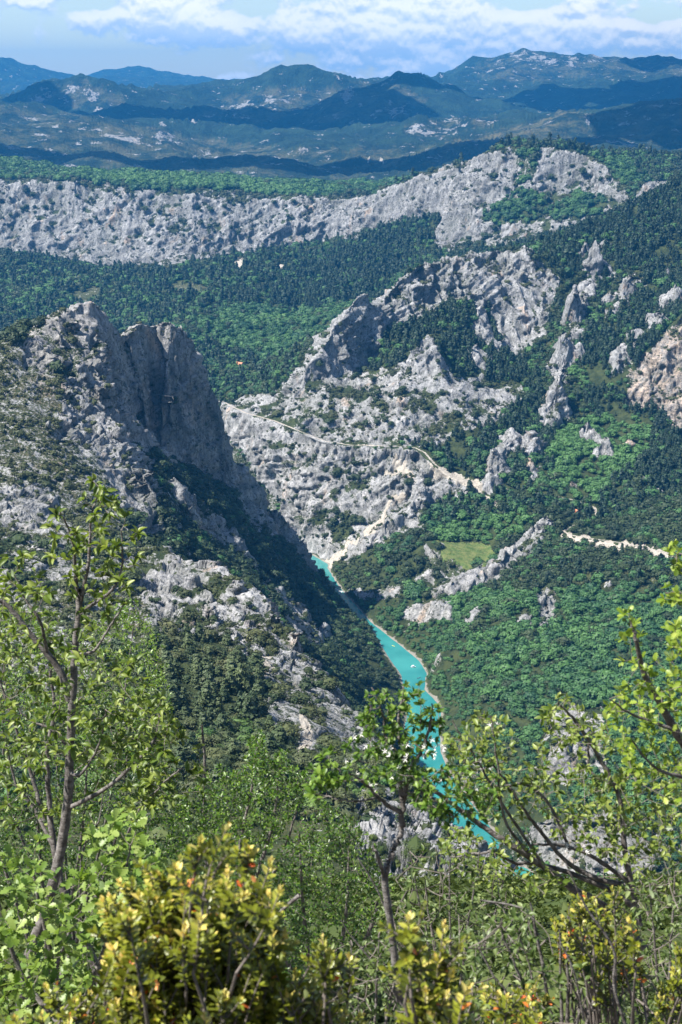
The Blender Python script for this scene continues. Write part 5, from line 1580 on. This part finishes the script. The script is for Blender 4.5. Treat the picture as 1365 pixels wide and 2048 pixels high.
# pale oak sapling low at the left
p = Plant('oak_sapling', 'pale lobed young oak leaves low beside the whitebeam trunk foot', 'tree', at(140, 2180, 4.6), 7, 'oak', 'oak')
p.stem([(140, 2180, 4.6), (120, 2000, 4.6), (90, 1850, 4.6), (60, 1720, 4.6)], .016, .004, 6)
p.stem([(130, 2100, 4.6), (190, 1950, 4.6), (240, 1800, 4.6), (262, 1690, 4.6)], .012, .004, 6, True)
p.stem([(130, 2060, 4.6), (50, 1960, 4.7), (10, 1850, 4.7), (-20, 1720, 4.7)], .012, .004, 6, True)
kw = dict(step=.015, per=8, size=.046, tint=tint_n(.5, .22), tipn=6, upb=.15, spread=66)
p.fill(95, [(-40, 1680), (90, 1670), (115, 1760), (150, 1800), (200, 1850), (210, 1960), (180, 2040), (-40, 2040)], 4.65, .25, **kw)
p.fill(60, [(190, 1640), (260, 1620), (330, 1700), (320, 1800), (260, 1860), (190, 1840), (150, 1780)], 4.7, .2, **kw)
p.finish()

# yellow box nearest the lookout
def yellow_box(label, seed, base, tips, Y, size, nleaf, ln, tip=.8, singles=300, orange=.008, group=None, dY=.12, low=()):
    p = Plant('yellow_box_bush', label, 'bush', base, seed, 'yellowbox', 'box', group)
    bp = np.array(base, float)
    for (px, py) in tips:
        Yt = Y+dY*p.r.normal()
        t = np.array(at(px, py, Yt))
        root = t+np.array([(bp[0]-t[0])*.30+p.r.normal(0, .01), p.r.normal(0, .02), -ln*p.r.uniform(.85, 1.25)])
        p.shoot(root, t, nleaf, size, tip, orange)
        m = bp+(root-bp)*.55+p.r.normal(0, .02, 3)
        p.twigs.add(catmull([bp, m, root], 4), np.linspace(.005, .0022, 9), 5)
        for _ in range(3):       # side shoots
            f = p.r.uniform(.15, .75)
            a = root+(t-root)*f
            d = np.array([p.r.normal(0, .5), p.r.normal(0, .4), .75]); d /= np.linalg.norm(d)
            p.shoot(a, a+d*ln*p.r.uniform(.35, .6), max(4, nleaf//2), size*.92, tip*p.r.uniform(.5, .95), orange)
    for (px, py, Yt) in low:          # older green shoots lower down
        t = np.array(at(px, py, Yt)); root = t+np.array([p.r.normal(0, .02), p.r.normal(0, .02), -ln])
        p.shoot(root, t, nleaf-3, size, .42, orange)
    p.finish(singles)
rr_ = np.random.default_rng(8)
tips = [(455, 1655), (402, 1682), (498, 1700), (542, 1722), (352, 1735), (300, 1752), (318, 1748), (240, 1765), (222, 1795), (560, 1782), (420, 1760), (372, 1795), (395, 1800), (455, 1745), (470, 1800), (515, 1810), (206, 1800), (260, 1785)]
while len(tips) < 175:
    x, y = rr_.uniform(205, 570), rr_.uniform(1770, 2075)
    top = np.interp(x, [200, 240, 300, 400, 455, 500, 545, 570], [1850, 1790, 1780, 1760, 1740, 1740, 1790, 1840])
    if y > top: tips.append((x, y))
yellow_box('yellow tipped box bush with orange leaves, large and blurred, nearest to the lookout', 8, tuple(at(400, 2330, 1.95)), tips, 1.95, .0185, 16, .105, dY=.10, tip=.80, low=[(rr_.uniform(215, 565), rr_.uniform(1880, 2150), rr_.uniform(1.80, 1.98)) for _ in range(150)])
yellow_box('small yellow box sprigs between the large yellow bush and the paired upright shoots', 9, tuple(at(640, 2260, 1.9)), [(646, 1882), (662, 1908), (698, 1915), (625, 1955), (655, 1965), (590, 1945), (575, 1990), (600, 2000), (640, 2010), (680, 1990), (690, 2030), (660, 2040), (615, 2040)], 1.9, .0195, 11, .10, dY=.05)
yellow_box('paired upright yellow green box shoots standing alone at the lower edge', 10, tuple(at(860, 2260, 1.75)), [(818, 1838), (830, 1862), (888, 1850), (845, 1905), (872, 1915), (905, 1945), (828, 1940), (852, 1985), (892, 1990), (935, 1975), (915, 2020), (860, 2030), (820, 2010)], 1.75, .0185, 15, .125, dY=.04)
yellow_box('low yellow box tips at the foot of the whitebeam trunk', 11, tuple(at(130, 2260, 2.2)), [(92, 1975), (108, 2010), (150, 2000), (182, 1985), (196, 2015), (140, 2035), (85, 2030), (30, 2035), (210, 2035), (170, 2040)], 2.2, .020, 9, .09, dY=.06, orange=.03)
rr_ = np.random.default_rng(21)
def spread_tips(n, x0, x1, y0, y1): return [(rr_.uniform(x0, x1), rr_.uniform(y0, y1)) for _ in range(n)]
yellow_box('bright yellow and orange box bush under the slanting bare branches', 12, tuple(at(1210, 2200, 3.0)), [(1170, 1790), (1148, 1810), (1190, 1800), (1225, 1778), (1110, 1850), (1130, 1870), (1160, 1860)]+spread_tips(20, 1090, 1260, 1810, 1960), 3.0, .020, 10, .11, dY=.16, orange=.025, tip=.74)
yellow_box('yellow orange box bush against the right edge of the view', 13, tuple(at(1340, 2200, 2.9)), spread_tips(15, 1270, 1400, 1890, 2050), 2.9, .019, 10, .10, dY=.15, orange=.03, tip=.72)
yellow_box('low yellow box tuft between grey green leaves near the paired shoots', 15, tuple(at(1030, 2260, 2.6)), spread_tips(20, 960, 1090, 1975, 2050), 2.6, .021, 9, .09, dY=.1, orange=.03)

# flowering serviceberry in the middle
p = Plant('serviceberry_tree', 'small dark stemmed serviceberry with white starry blossom standing before the river', 'tree', at(800, 2000, 3.3), 16, 'service', 'service')
p.stem([(800, 2000, 3.3), (782, 1850, 3.3), (770, 1760, 3.3), (782, 1710, 3.3), (800, 1670, 3.3), (805, 1620, 3.3), (806, 1590, 3.3)], 0.0105, .007, 8)
p.stem([(805, 1625, 3.3), (775, 1610, 3.28), (752, 1590, 3.26), (735, 1570, 3.25), (700, 1545, 3.2)], .007, .0025, 6, True)
p.stem([(756, 1596, 3.26), (710, 1602, 3.2), (680, 1598, 3.2), (650, 1590, 3.2)], .0035, .0018, 5, True)
p.stem([(806, 1600, 3.3), (800, 1560, 3.3), (815, 1520, 3.3), (800, 1480, 3.3), (800, 1430, 3.3), (808, 1370, 3.3)], .0085, .002, 6, True)
p.stem([(808, 1600, 3.3), (820, 1540, 3.28), (845, 1500, 3.26), (860, 1450, 3.26), (866, 1410, 3.25)], .008, .002, 6, True)
p.stem([(812, 1522, 3.3), (775, 1480, 3.3), (765, 1430, 3.3), (745, 1375, 3.3)], .005, .002, 6, True)
p.stem([(806, 1590, 3.3), (840, 1585, 3.25), (870, 1600, 3.2), (910, 1635, 3.2)], .005, .003, 6, True)
p.stem([(770, 1755, 3.3), (755, 1710, 3.25), (745, 1690, 3.25)], .006, .004, 6, True)
kw = dict(step=.015, per=6, size=.0175, tint=tint_n(.54, .26), tipn=6, rfac=.008, rmin=.0009)
p.fill(64, [(730, 1380), (760, 1360), (790, 1420), (800, 1500), (740, 1530), (715, 1470)], 3.3, .06, **kw)
p.fill(76, [(790, 1370), (835, 1355), (850, 1420), (870, 1400), (885, 1440), (860, 1520), (800, 1530)], 3.28, .06, **kw)
p.fill(64, [(690, 1480), (800, 1500), (860, 1550), (830, 1600), (740, 1590), (660, 1560)], 3.25, .08, **kw)
p.fill(48, [(830, 1540), (900, 1530), (930, 1600), (880, 1640), (830, 1620)], 3.2, .06, **kw)
p.fill(54, [(860, 1560), (930, 1530), (1000, 1560), (990, 1640), (900, 1650), (840, 1620)], 3.25, .08, **kw)
p.fill(28, [(625, 1510), (660, 1500), (680, 1570), (650, 1610), (620, 1600)], 3.2, .04, **dict(kw, size=.023, tint=tint_n(.70, .2)))
p.flowers([(745, 1488), (772, 1500), (828, 1490), (820, 1482), (858, 1500), (862, 1512), (885, 1500), (742, 1572), (800, 1560), (700, 1512), (706, 1478), (890, 1560), (780, 1512), (865, 1490), (815, 1525), (730, 1530)], 3.2, 3, .0095)
p.finish()

# straggling shrub on the right with slanting boughs
p = Plant('straggling_shrub', 'wide straggling shrub with grey boughs slanting up to the left over the river', 'shrub', at(1290, 1900, 4.3), 17, 'whitebeam', 'service')
p.stem([(1290, 1900, 4.3), (1240, 1840, 4.25), (1190, 1800, 4.2), (1150, 1780, 4.2), (1090, 1735, 4.15), (1030, 1695, 4.1), (970, 1655, 4.1), (920, 1620, 4.05), (880, 1588, 4.0), (850, 1560, 4.0)], .017, .005, 7)
p.stem([(1270, 1815, 4.2), (1220, 1780, 4.2), (1150, 1750, 4.2), (1080, 1728, 4.2), (1030, 1725, 4.15), (980, 1705, 4.1), (900, 1715, 4.1)], .011, .003, 6, True)
p.stem([(1250, 1770, 4.2), (1190, 1755, 4.2), (1130, 1720, 4.2), (1080, 1660, 4.15), (1050, 1620, 4.1), (1010, 1560, 4.1), (980, 1520, 4.1)], .010, .003, 6, True)
p.stem([(1260, 1765, 4.2), (1180, 1710, 4.2), (1120, 1690, 4.2), (1060, 1690, 4.15)], .008, .004, 6, True)
p.stem([(1140, 1700, 4.1), (1100, 1610, 4.1), (1050, 1570, 4.1), (990, 1575, 4.05)], .006, .003, 6, True)
p.stem([(1280, 1850, 4.2), (1250, 1700, 4.2), (1240, 1600, 4.2), (1190, 1500, 4.2), (1150, 1440, 4.15), (1115, 1405, 4.1)], .012, .003, 6, True)
p.stem([(1225, 1570, 4.2), (1180, 1540, 4.2), (1175, 1470, 4.2)], .006, .003, 6, True)
p.stem([(1090, 1735, 4.1), (1000, 1600, 4.05), (960, 1530, 4.0), (905, 1440, 4.0)], .006, .002, 6, True)
p.stem([(1060, 1710, 4.1), (1010, 1640, 4.05), (995, 1530, 4.0), (985, 1430, 4.0)], .006, .002, 6, True)
kw = dict(step=.017, per=6, size=.024, tint=tint_n(.66, .27), tipn=4, rfac=.008, rmin=.0011)
p.fill(120, [(890, 1480), (960, 1420), (1010, 1440), (1060, 1540), (1090, 1640), (980, 1640), (900, 1580)], 4.05, .12, **kw)
p.fill(208, [(1090, 1400), (1150, 1390), (1230, 1480), (1260, 1600), (1230, 1720), (1100, 1680), (1060, 1560)], 4.2, .2, **kw)
p.fill(208, [(1180, 1560), (1380, 1500), (1380, 1800), (1260, 1800)], 4.3, .25, **kw)
p.fill(96, [(880, 1640), (1060, 1690), (1160, 1790), (1050, 1800), (900, 1740)], 4.1, .15, **kw)
p.flowers([(982, 1572), (1130, 1690), (1178, 1705), (985, 1450), (1060, 1545)], 4.0, 3, .010)
p.finish()
# lime green tree leaning in from the right
p = Plant('lime_green_tree', 'lime green leafy branches leaning in from the right edge above the straggling shrub', 'tree', at(1500, 2000, 4.2), 18, 'lime', 'oak')
p.stem([(1500, 2000, 4.2), (1450, 1750, 4.0), (1400, 1560, 3.9), (1340, 1440, 3.8), (1295, 1360, 3.75), (1275, 1290, 3.7), (1262, 1235, 3.7)], .022, .003, 7)
p.stem([(1350, 1460, 3.8), (1270, 1430, 3.75), (1220, 1400, 3.7)], .006, .002, 6, True)
p.stem([(1400, 1560, 3.9), (1320, 1540, 3.8), (1260, 1480, 3.75)], .008, .002, 6, True)
p.stem([(1420, 1600, 3.9), (1420, 1400, 3.8), (1400, 1250, 3.75), (1370, 1190, 3.7), (1330, 1185, 3.7)], .010, .002, 6, True)
p.stem([(1415, 1380, 3.8), (1440, 1200, 3.75), (1400, 1120, 3.7), (1345, 1105, 3.7)], .007, .002, 6, True)
kw = dict(step=.012, per=9, size=.024, tint=tint_n(.5, .26), tipn=5, rfac=.008, rmin=.0011)
p.fill(80, [(1235, 1230), (1275, 1215), (1320, 1260), (1400, 1230), (1400, 1420), (1300, 1440), (1230, 1420), (1245, 1330)], 3.75, .12, **kw)
p.fill(70, [(1200, 1410), (1390, 1400), (1390, 1600), (1290, 1600), (1230, 1500)], 3.85, .15, **kw)
p.fill(9, [(1325, 1165), (1370, 1165), (1370, 1205), (1325, 1205)], 3.7, .04, **kw)
p.fill(12, [(1335, 1095), (1380, 1085), (1380, 1150), (1330, 1140)], 3.7, .04, **kw)
p.finish()
# downy grey green shrubs
def downy(label, seed, base, stems, fills, Y, dY, size=.028, mu=.52, group=None):
    p = Plant('downy_shrub', label, 'shrub', base, seed, 'grey', 'whitebeam', group)
    for s in stems: p.stem(s, .008, .002, 6, True)
    for n, poly in fills:
        p.fill(int(n*.45), poly, Y, dY, step=.017, per=8, size=size, tint=tint_n(mu, .25), tipn=4, rfac=.009, rmin=.0016, start=.15, leaves=False)
        p.fill(int(n*.70), poly, Y, dY, step=.015, per=9, size=size*.82, tint=tint_n(mu-.08, .30), tipn=5, rfac=.007, rmin=.001, start=.15)
    p.finish()
def fan(bx, by, Y, tips, m=.5): return [[(bx, by, Y), (bx+(tx-bx)*m*.8, by+(ty-by)*m, Y), (tx, ty, Y)] for tx, ty in tips]
downy('grey green downy shrub with bare pale twigs right of the serviceberry trunk', 19, tuple(at(900, 2200, 3.9)), fan(900, 2200, 3.9, [(800, 1840), (850, 1760), (900, 1720), (960, 1700), (1010, 1760), (740, 1880), (680, 1840), (820, 1700)]), [(190, [(760, 1760), (860, 1690), (960, 1700), (1050, 1790), (1060, 1900), (900, 1960), (760, 1920)])], 3.9, .25)
downy('downy shrub with upright bare twigs in front of the bright yellow and orange box', 20, tuple(at(1130, 2250, 2.9)), fan(1130, 2250, 2.9, [(1000, 1850), (1060, 1800), (1120, 1860), (1170, 1960), (1220, 1900), (960, 1900), (1140, 1810)]), [(190, [(930, 1860), (1040, 1810), (1120, 1890), (1240, 1960), (1240, 2060), (930, 2060)])], 3.0, .2, .026, .48)
downy('downy shrub crowding the lower right edge beside the yellow orange box', 22, tuple(at(1330, 2250, 3.6)), fan(1330, 2250, 3.6, [(1250, 1820), (1300, 1760), (1350, 1740), (1390, 1800), (1230, 1900)]), [(190, [(1210, 1790), (1300, 1740), (1400, 1720), (1400, 2050), (1230, 2050)])], 3.6, .25, .027, .5)
downy('downy shrub at the lower edge between the yellow sprigs and the paired shoots', 23, tuple(at(740, 2250, 3.4)), fan(740, 2250, 3.4, [(640, 1930), (700, 1880), (760, 1860), (800, 1920), (620, 1980)]), [(150, [(620, 1920), (720, 1860), (820, 1900), (830, 2060), (600, 2060)])], 3.4, .2, .026, .46)
downy('dim downy shrub in the gap left of the large yellow box', 24, tuple(at(260, 2250, 5.6)), fan(260, 2250, 5.6, [(180, 1900), (240, 1850), (320, 1840), (350, 1900)]), [(80, [(150, 1880), (260, 1830), (360, 1840), (360, 2060), (150, 2060)])], 5.6, .3, .038, .45)
# a few dead stems
for i, (lab, pts, r0, r1) in enumerate([
    ('bare silver stem slanting across the bright yellow box', [(1300, 2180, 2.75), (1232, 1990, 2.75), (1228, 1900, 2.75), (1170, 1810, 2.75), (1130, 1720, 2.75)], .0045, .0018),
    ('bent pale dead stem below the slanting boughs', [(1110, 2080, 3.1), (1080, 1900, 3.1), (1062, 1830, 3.1), (1030, 1812, 3.1), (960, 1800, 3.1)], .0045, .002),
    ('straight dry stick crossing the box bush left of the serviceberry', [(800, 1900, 3.6), (760, 1790, 3.6), (716, 1715, 3.6)], .0035, .002),
    ('short broken branch end above the dark box bush', [(555, 1830, 4.4), (578, 1808, 4.4), (600, 1790, 4.4)], .006, .0075),
    ('white dry stem rising through the paired downy shrubs', [(1168, 2040, 2.6), (1150, 1950, 2.6), (1120, 1880, 2.6)], .003, .0015),
    ('dark upright dead trunk behind the dense box bush', [(420, 1850, 9.5), (412, 1700, 9.5), (408, 1600, 9.5), (410, 1520, 9.5), (404, 1450, 9.5)], .022, .008)]):
    tb = Tubes(); P = catmull([tuple(at(*q)) for q in pts], 7); tb.add(P, np.linspace(r0, r1, len(P)), 6)
    o = link('dead_stem', tb.mesh('dead_stem', M_STEM)); tag(o, lab, 'dead stem')
# ------------------------------------------------------------------ boats and houses
def flat_mat(name, c, rough=.6):
    m, nt, b = new_mat(name, rough, .4)
    geo = nt.n('ShaderNodeNewGeometry')
    nt.link(nt.mix(nt.noise(geo.outputs['Position'], 1.3, 4, .6), tuple(x*.82 for x in c), tuple(min(1, x*1.08) for x in c)), b.inputs['Base Color'])
    return m
def boxes(name, items, mat):
    V = []; F = []
    for (x0, x1, y0, y1, z0, z1) in items:
        o = len(V)
        V += [(x, y, z) for x in (x0, x1) for y in (y0, y1) for z in (z0, z1)]
        F += [tuple(o+k for k in f) for f in ((0, 1, 3, 2), (4, 6, 7, 5), (0, 4, 5, 1), (2, 3, 7, 6), (0, 2, 6, 4), (1, 5, 7, 3))]
    return mesh_np(name, V, F, False, mat)
W_HULL = {'white': flat_mat('white_hull', (.80, .80, .78), .35), 'yellow': flat_mat('yellow_hull', (.75, .60, .08), .4), 'dark': flat_mat('dark_hull', (.06, .07, .08), .4)}
M_SEAT = flat_mat('blue_seat', (.10, .22, .42)); M_DECK = flat_mat('pale_deck', (.70, .70, .68))
def hull_mesh(L_, B_, H_, mat):
    """pointed hull: sections along x"""
    xs_ = [(-.5, .55), (-.35, .95), (0, 1), (.3, .75), (.44, .35), (.5, .04)]
    V = []; F = []
    for t, w in xs_:
        up = .25*max(0, t)**2
        V += [(t*L_, -w*B_/2, H_+up), (t*L_, -w*B_*.28, 0), (t*L_, w*B_*.28, 0), (t*L_, w*B_/2, H_+up)]
    for i in range(len(xs_)-1):
        a = 4*i
        F += [(a+k, a+k+1, a+k+5, a+k+4) for k in range(3)]+[(a+3, a, a+4, a+7)]
    F += [(0, 3, 2, 1)]
    return mesh_np('hull', V, F, False, mat)
_hm = {}
def boat(label, px, py, rot, kind, tone, group=None):
    v = at_z(px, py, 0.0)
    o = empty('pedal_boat' if kind == 'pedal' else ('kayak' if kind == 'kayak' else 'motor_boat'), (v.x, v.y, -.06))
    o.rotation_euler = (0, 0, rot)
    tag(o, label, {'pedal': 'pedal boat', 'kayak': 'kayak', 'motor': 'boat'}[kind], group)
    key = (kind, tone)
    if key not in _hm:
        m = W_HULL[tone]
        if kind == 'pedal':
            _hm[key] = [('hull', hull_mesh(3.4, .62, .42, m), (0, -.6, 0)), ('hull', hull_mesh(3.4, .62, .42, m), (0, .6, 0)), ('deck', boxes('deck', [(-1.3, .9, -.62, .62, .40, .48)], M_DECK), (0, 0, 0)),
                        ('seat', boxes('seat', [(-.5, .05, .08, .56, .48, .62), (-.62, -.5, .08, .56, .48, 1.0)], M_SEAT), (0, 0, 0)), ('seat', boxes('seat', [(-.5, .05, -.56, -.08, .48, .62), (-.62, -.5, -.56, -.08, .48, 1.0)], M_SEAT), (0, 0, 0)),
                        ('paddle_box', boxes('paddle_box', [(-1.35, -.7, -.4, .4, .48, .78)], m), (0, 0, 0))]
        elif kind == 'kayak':
            _hm[key] = [('hull', hull_mesh(3.8, .8, .34, m), (0, 0, 0)), ('seat', boxes('seat', [(-.7, -.3, -.24, .24, .345, .52)], M_SEAT), (0, 0, 0))]
        else:
            _hm[key] = [('hull', hull_mesh(4.6, 1.9, .62, m), (0, 0, 0)), ('bench', boxes('bench', [(-1.6, -1.1, -.7, .7, .64, .85)], M_SEAT), (0, 0, 0)), ('canopy', boxes('canopy', [(-1.5, .8, -.8, .8, 1.75, 1.82)], M_DECK), (0, 0, 0)),
                        ('canopy_post', boxes('canopy_post', [(-1.4, -1.34, -.75, -.69, .62, 1.75), (-1.4, -1.34, .69, .75, .62, 1.75), (.68, .74, -.75, -.69, .62, 1.75), (.68, .74, .69, .75, .62, 1.75)], M_DECK), (0, 0, 0)),
                        ('motor', boxes('motor', [(-2.55, -2.25, -.18, .18, .3, .95)], W_HULL['dark']), (0, 0, 0))]
    for nm, me, lc in _hm[key]:
        c = link(nm, me, o); c.location = lc
g = 'pedal boats in a string below the shaded crag'
for lab, px, py, rot in (('white pedal boat leading the string below the shaded crag, farthest upstream', 666, 1175.5, 2.2), ('white pedal boat second in the string below the shaded crag', 670.5, 1177.5, 2.5), ('white pedal boat in the middle of the string below the shaded crag', 675.5, 1180, 1.9),
                         ('white pedal boat fourth in the string, nearest the others at its tail', 680.5, 1183, 2.8), ('white pedal boat at the tail of the string, closest to the right bank', 684.5, 1183.8, 2.0), ('white pedal boat last in the string, slightly downstream of the rest', 681.8, 1186, 1.2)):
    boat(lab, px, py, rot, 'pedal', 'white', g)
boat('yellow kayak alone on the river near the right bank bend', 787, 1292, 2.3, 'kayak', 'yellow')
boat('white motor boat with canopy in mid river before the bend, largest boat', 827, 1334.5, .15, 'motor', 'white')
boat('small dark kayak in the shade free middle of the wide reach', 838, 1356, .6, 'kayak', 'dark')
boat('white pedal boat just above the flowering serviceberry, against the left reach', 843, 1405, .3, 'pedal', 'white')
boat('white pedal boat close under the right bank behind the serviceberry', 866, 1419, 1.4, 'pedal', 'white')

M_WALLH = flat_mat('cream_render', (.55, .46, .36)); M_ROOFH = flat_mat('orange_roof_tiles', (.52, .20, .10)); M_DARKW = flat_mat('dark_window', (.03, .035, .04), .2); M_STONEH = flat_mat('grey_stone_wall', (.36, .34, .31)); M_SHUT = flat_mat('grey_shutter', (.30, .36, .40))
def ground_hit(px, py):
    ox, oy = hit(px, py)
    d = (VX[:, 0]-ox)**2+(VX[:, 1]-oy)**2
    return ox, oy, float(VX[int(np.argmin(d)), 2])
def house(label, px, py, w, d, h, rot, wall, cat='house', name='house', roof=None):
    x, y, z = ground_hit(px, py)
    o = empty(name, (x, y, z-.4)); o.rotation_euler = (0, 0, rot)
    tag(o, label, cat)
    r = w*.30
    V = [(-w/2, -d/2, 0), (w/2, -d/2, 0), (w/2, d/2, 0), (-w/2, d/2, 0), (-w/2, -d/2, h), (w/2, -d/2, h), (w/2, d/2, h), (-w/2, d/2, h), (0, -d/2, h+r), (0, d/2, h+r)]
    me = bpy.data.meshes.new('wall'); me.from_pydata(V, [], [(0, 1, 5, 8, 4), (1, 2, 6, 5), (2, 3, 7, 9, 6), (3, 0, 4, 7)]); me.materials.append(wall); link('wall', me, o)
    e = .45; t = .22
    V = []; F = []
    for s in (-1, 1):
        k = len(V)
        for yy in (-d/2-e, d/2+e):
            sl = r/(w/2)
            V += [(0, yy, h+r+.05), (s*(w/2+e), yy, h+.05-e*sl), (s*(w/2+e), yy, h+.05+t-e*sl), (0, yy, h+r+.05+t)]
        F += [(k, k+1, k+2, k+3), (k+4, k+7, k+6, k+5), (k, k+4, k+5, k+1), (k+1, k+5, k+6, k+2), (k+2, k+6, k+7, k+3)]
    rf = link('roof', mesh_np('roof', V, F, False, roof or M_ROOFH), o)
    link('chimney', boxes('chimney', [(-w*.25-.3, -w*.25+.3, d*.2, d*.2+.5, h, h+r+.9)], wall), rf)
    for i, (ux, uz) in enumerate(((-.24, .28), (.24, .28), (-.24, .68), (.24, .68))):
        wn = link('window', boxes('window', [(ux*w-.45, ux*w+.45, -d/2-.05, -d/2+.05, uz*h-.6, uz*h+.6)], M_DARKW), o)
        link('shutter', boxes('shutter', [(ux*w-.9, ux*w-.47, -d/2-.08, -d/2-.02, uz*h-.62, uz*h+.62)], M_SHUT), wn)
        link('shutter', boxes('shutter', [(ux*w+.47, ux*w+.9, -d/2-.08, -d/2-.02, uz*h-.62, uz*h+.62)], M_SHUT), wn)
    for uy in (-.2, .22):
        link('window', boxes('window', [(-w/2-.05, -w/2+.05, uy*d-.45, uy*d+.45, h*.5-.6, h*.5+.6)], M_DARKW), o)
    link('door', boxes('door', [(-.5, .5, -d/2-.07, -d/2+.03, 0, 2.1)], M_SHUT), o)
house('small cream house with orange roof by the road bends in the woods', 1152, 1027, 6.0, 7.5, 5.2, .35, M_WALLH)
house('red roofed house far off on the wooded valley floor', 480, 735, 9.0, 12, 4.5, .9, M_WALLH)
house('tiny grey stone hut at the edge of the green meadow', 884, 1093, 4.2, 5.0, 2.6, .2, M_STONEH, 'hut', 'stone_hut', M_STONEH)
# ------------------------------------------------------------------ air and the clouds above it
def haze():
    x0, x1, y0, y1, z0, z1 = -9500, 9500, -300, 22800, -8, 1010
    V = [(x, y, z) for x in (x0, x1) for y in (y0, y1) for z in (z0, z1)]
    F = [(0, 1, 3, 2), (4, 6, 7, 5), (0, 4, 5, 1), (2, 3, 7, 6), (0, 2, 6, 4), (1, 5, 7, 3)]
    m = bpy.data.materials.new('air'); m.use_nodes = True
    nt = m.node_tree; nt.nodes.clear()
    pv = nt.nodes.new('ShaderNodeVolumePrincipled'); o = nt.nodes.new('ShaderNodeOutputMaterial')
    pv.inputs['Color'].default_value = (.04, .30, .71, 1)
    pv.inputs['Density'].default_value = HAZE_DENSITY
    pv.inputs['Anisotropy'].default_value = .1
    nt.links.new(pv.outputs[0], o.inputs['Volume'])
    ob = link('haze', mesh_np('haze', V, F, False, m))
    tag(ob, 'pale blue air that thickens towards the distance', kind='stuff')
HAZE_DENSITY = 5.2e-5
haze()
def clouds():
    """broken cumulus overhead: its shadows darken parts of the far country"""
    m, nt, b = new_mat('cloud_white', 1.0, 0)
    b.inputs['Base Color'].default_value = (.9, .9, .9, 1)
    V0, F0 = ico(3)
    VV = []; FF = []; off = 0
    r = np.random.default_rng(4)
    for (gx, gy, wx_, wy_) in ((-1200, 8200, 1900, 900), (900, 8900, 1500, 700), (2600, 9400, 1500, 1300), (-300, 5600, 1500, 420), (-2600, 9200, 900, 500), (1600, 6000, 900, 800), (3900, 12200, 1500, 900)):
        cz = 2300
        k = (cz-300)/math.tan(SUN_EL)
        cx, cy = gx+SUN.x/math.cos(SUN_EL)*k, gy+SUN.y/math.cos(SUN_EL)*k
        for _ in range(9):
            p = np.array([cx+wx_*r.uniform(-.62, .62), cy+wy_*r.uniform(-.62, .62), cz+r.uniform(0, 140)])
            s = np.array([wx_*r.uniform(.28, .5), wy_*r.uniform(.28, .5), r.uniform(160, 330)])
            n = fbm(V0[:, 0]*2+p[0], V0[:, 1]*2+p[1], V0[:, 2]*2, 4)
            v = V0*(1+.35*n[:, None])
            v[:, 2] = np.where(v[:, 2] < 0, v[:, 2]*.35, v[:, 2])
            VV.append(v*s+p); FF.append(F0+off); off += len(V0)
    o = link('clouds', mesh_np('clouds', np.concatenate(VV), np.concatenate(FF), True, m))
    tag(o, 'white cumulus clouds drifting high over the far hills', kind='stuff')
clouds()
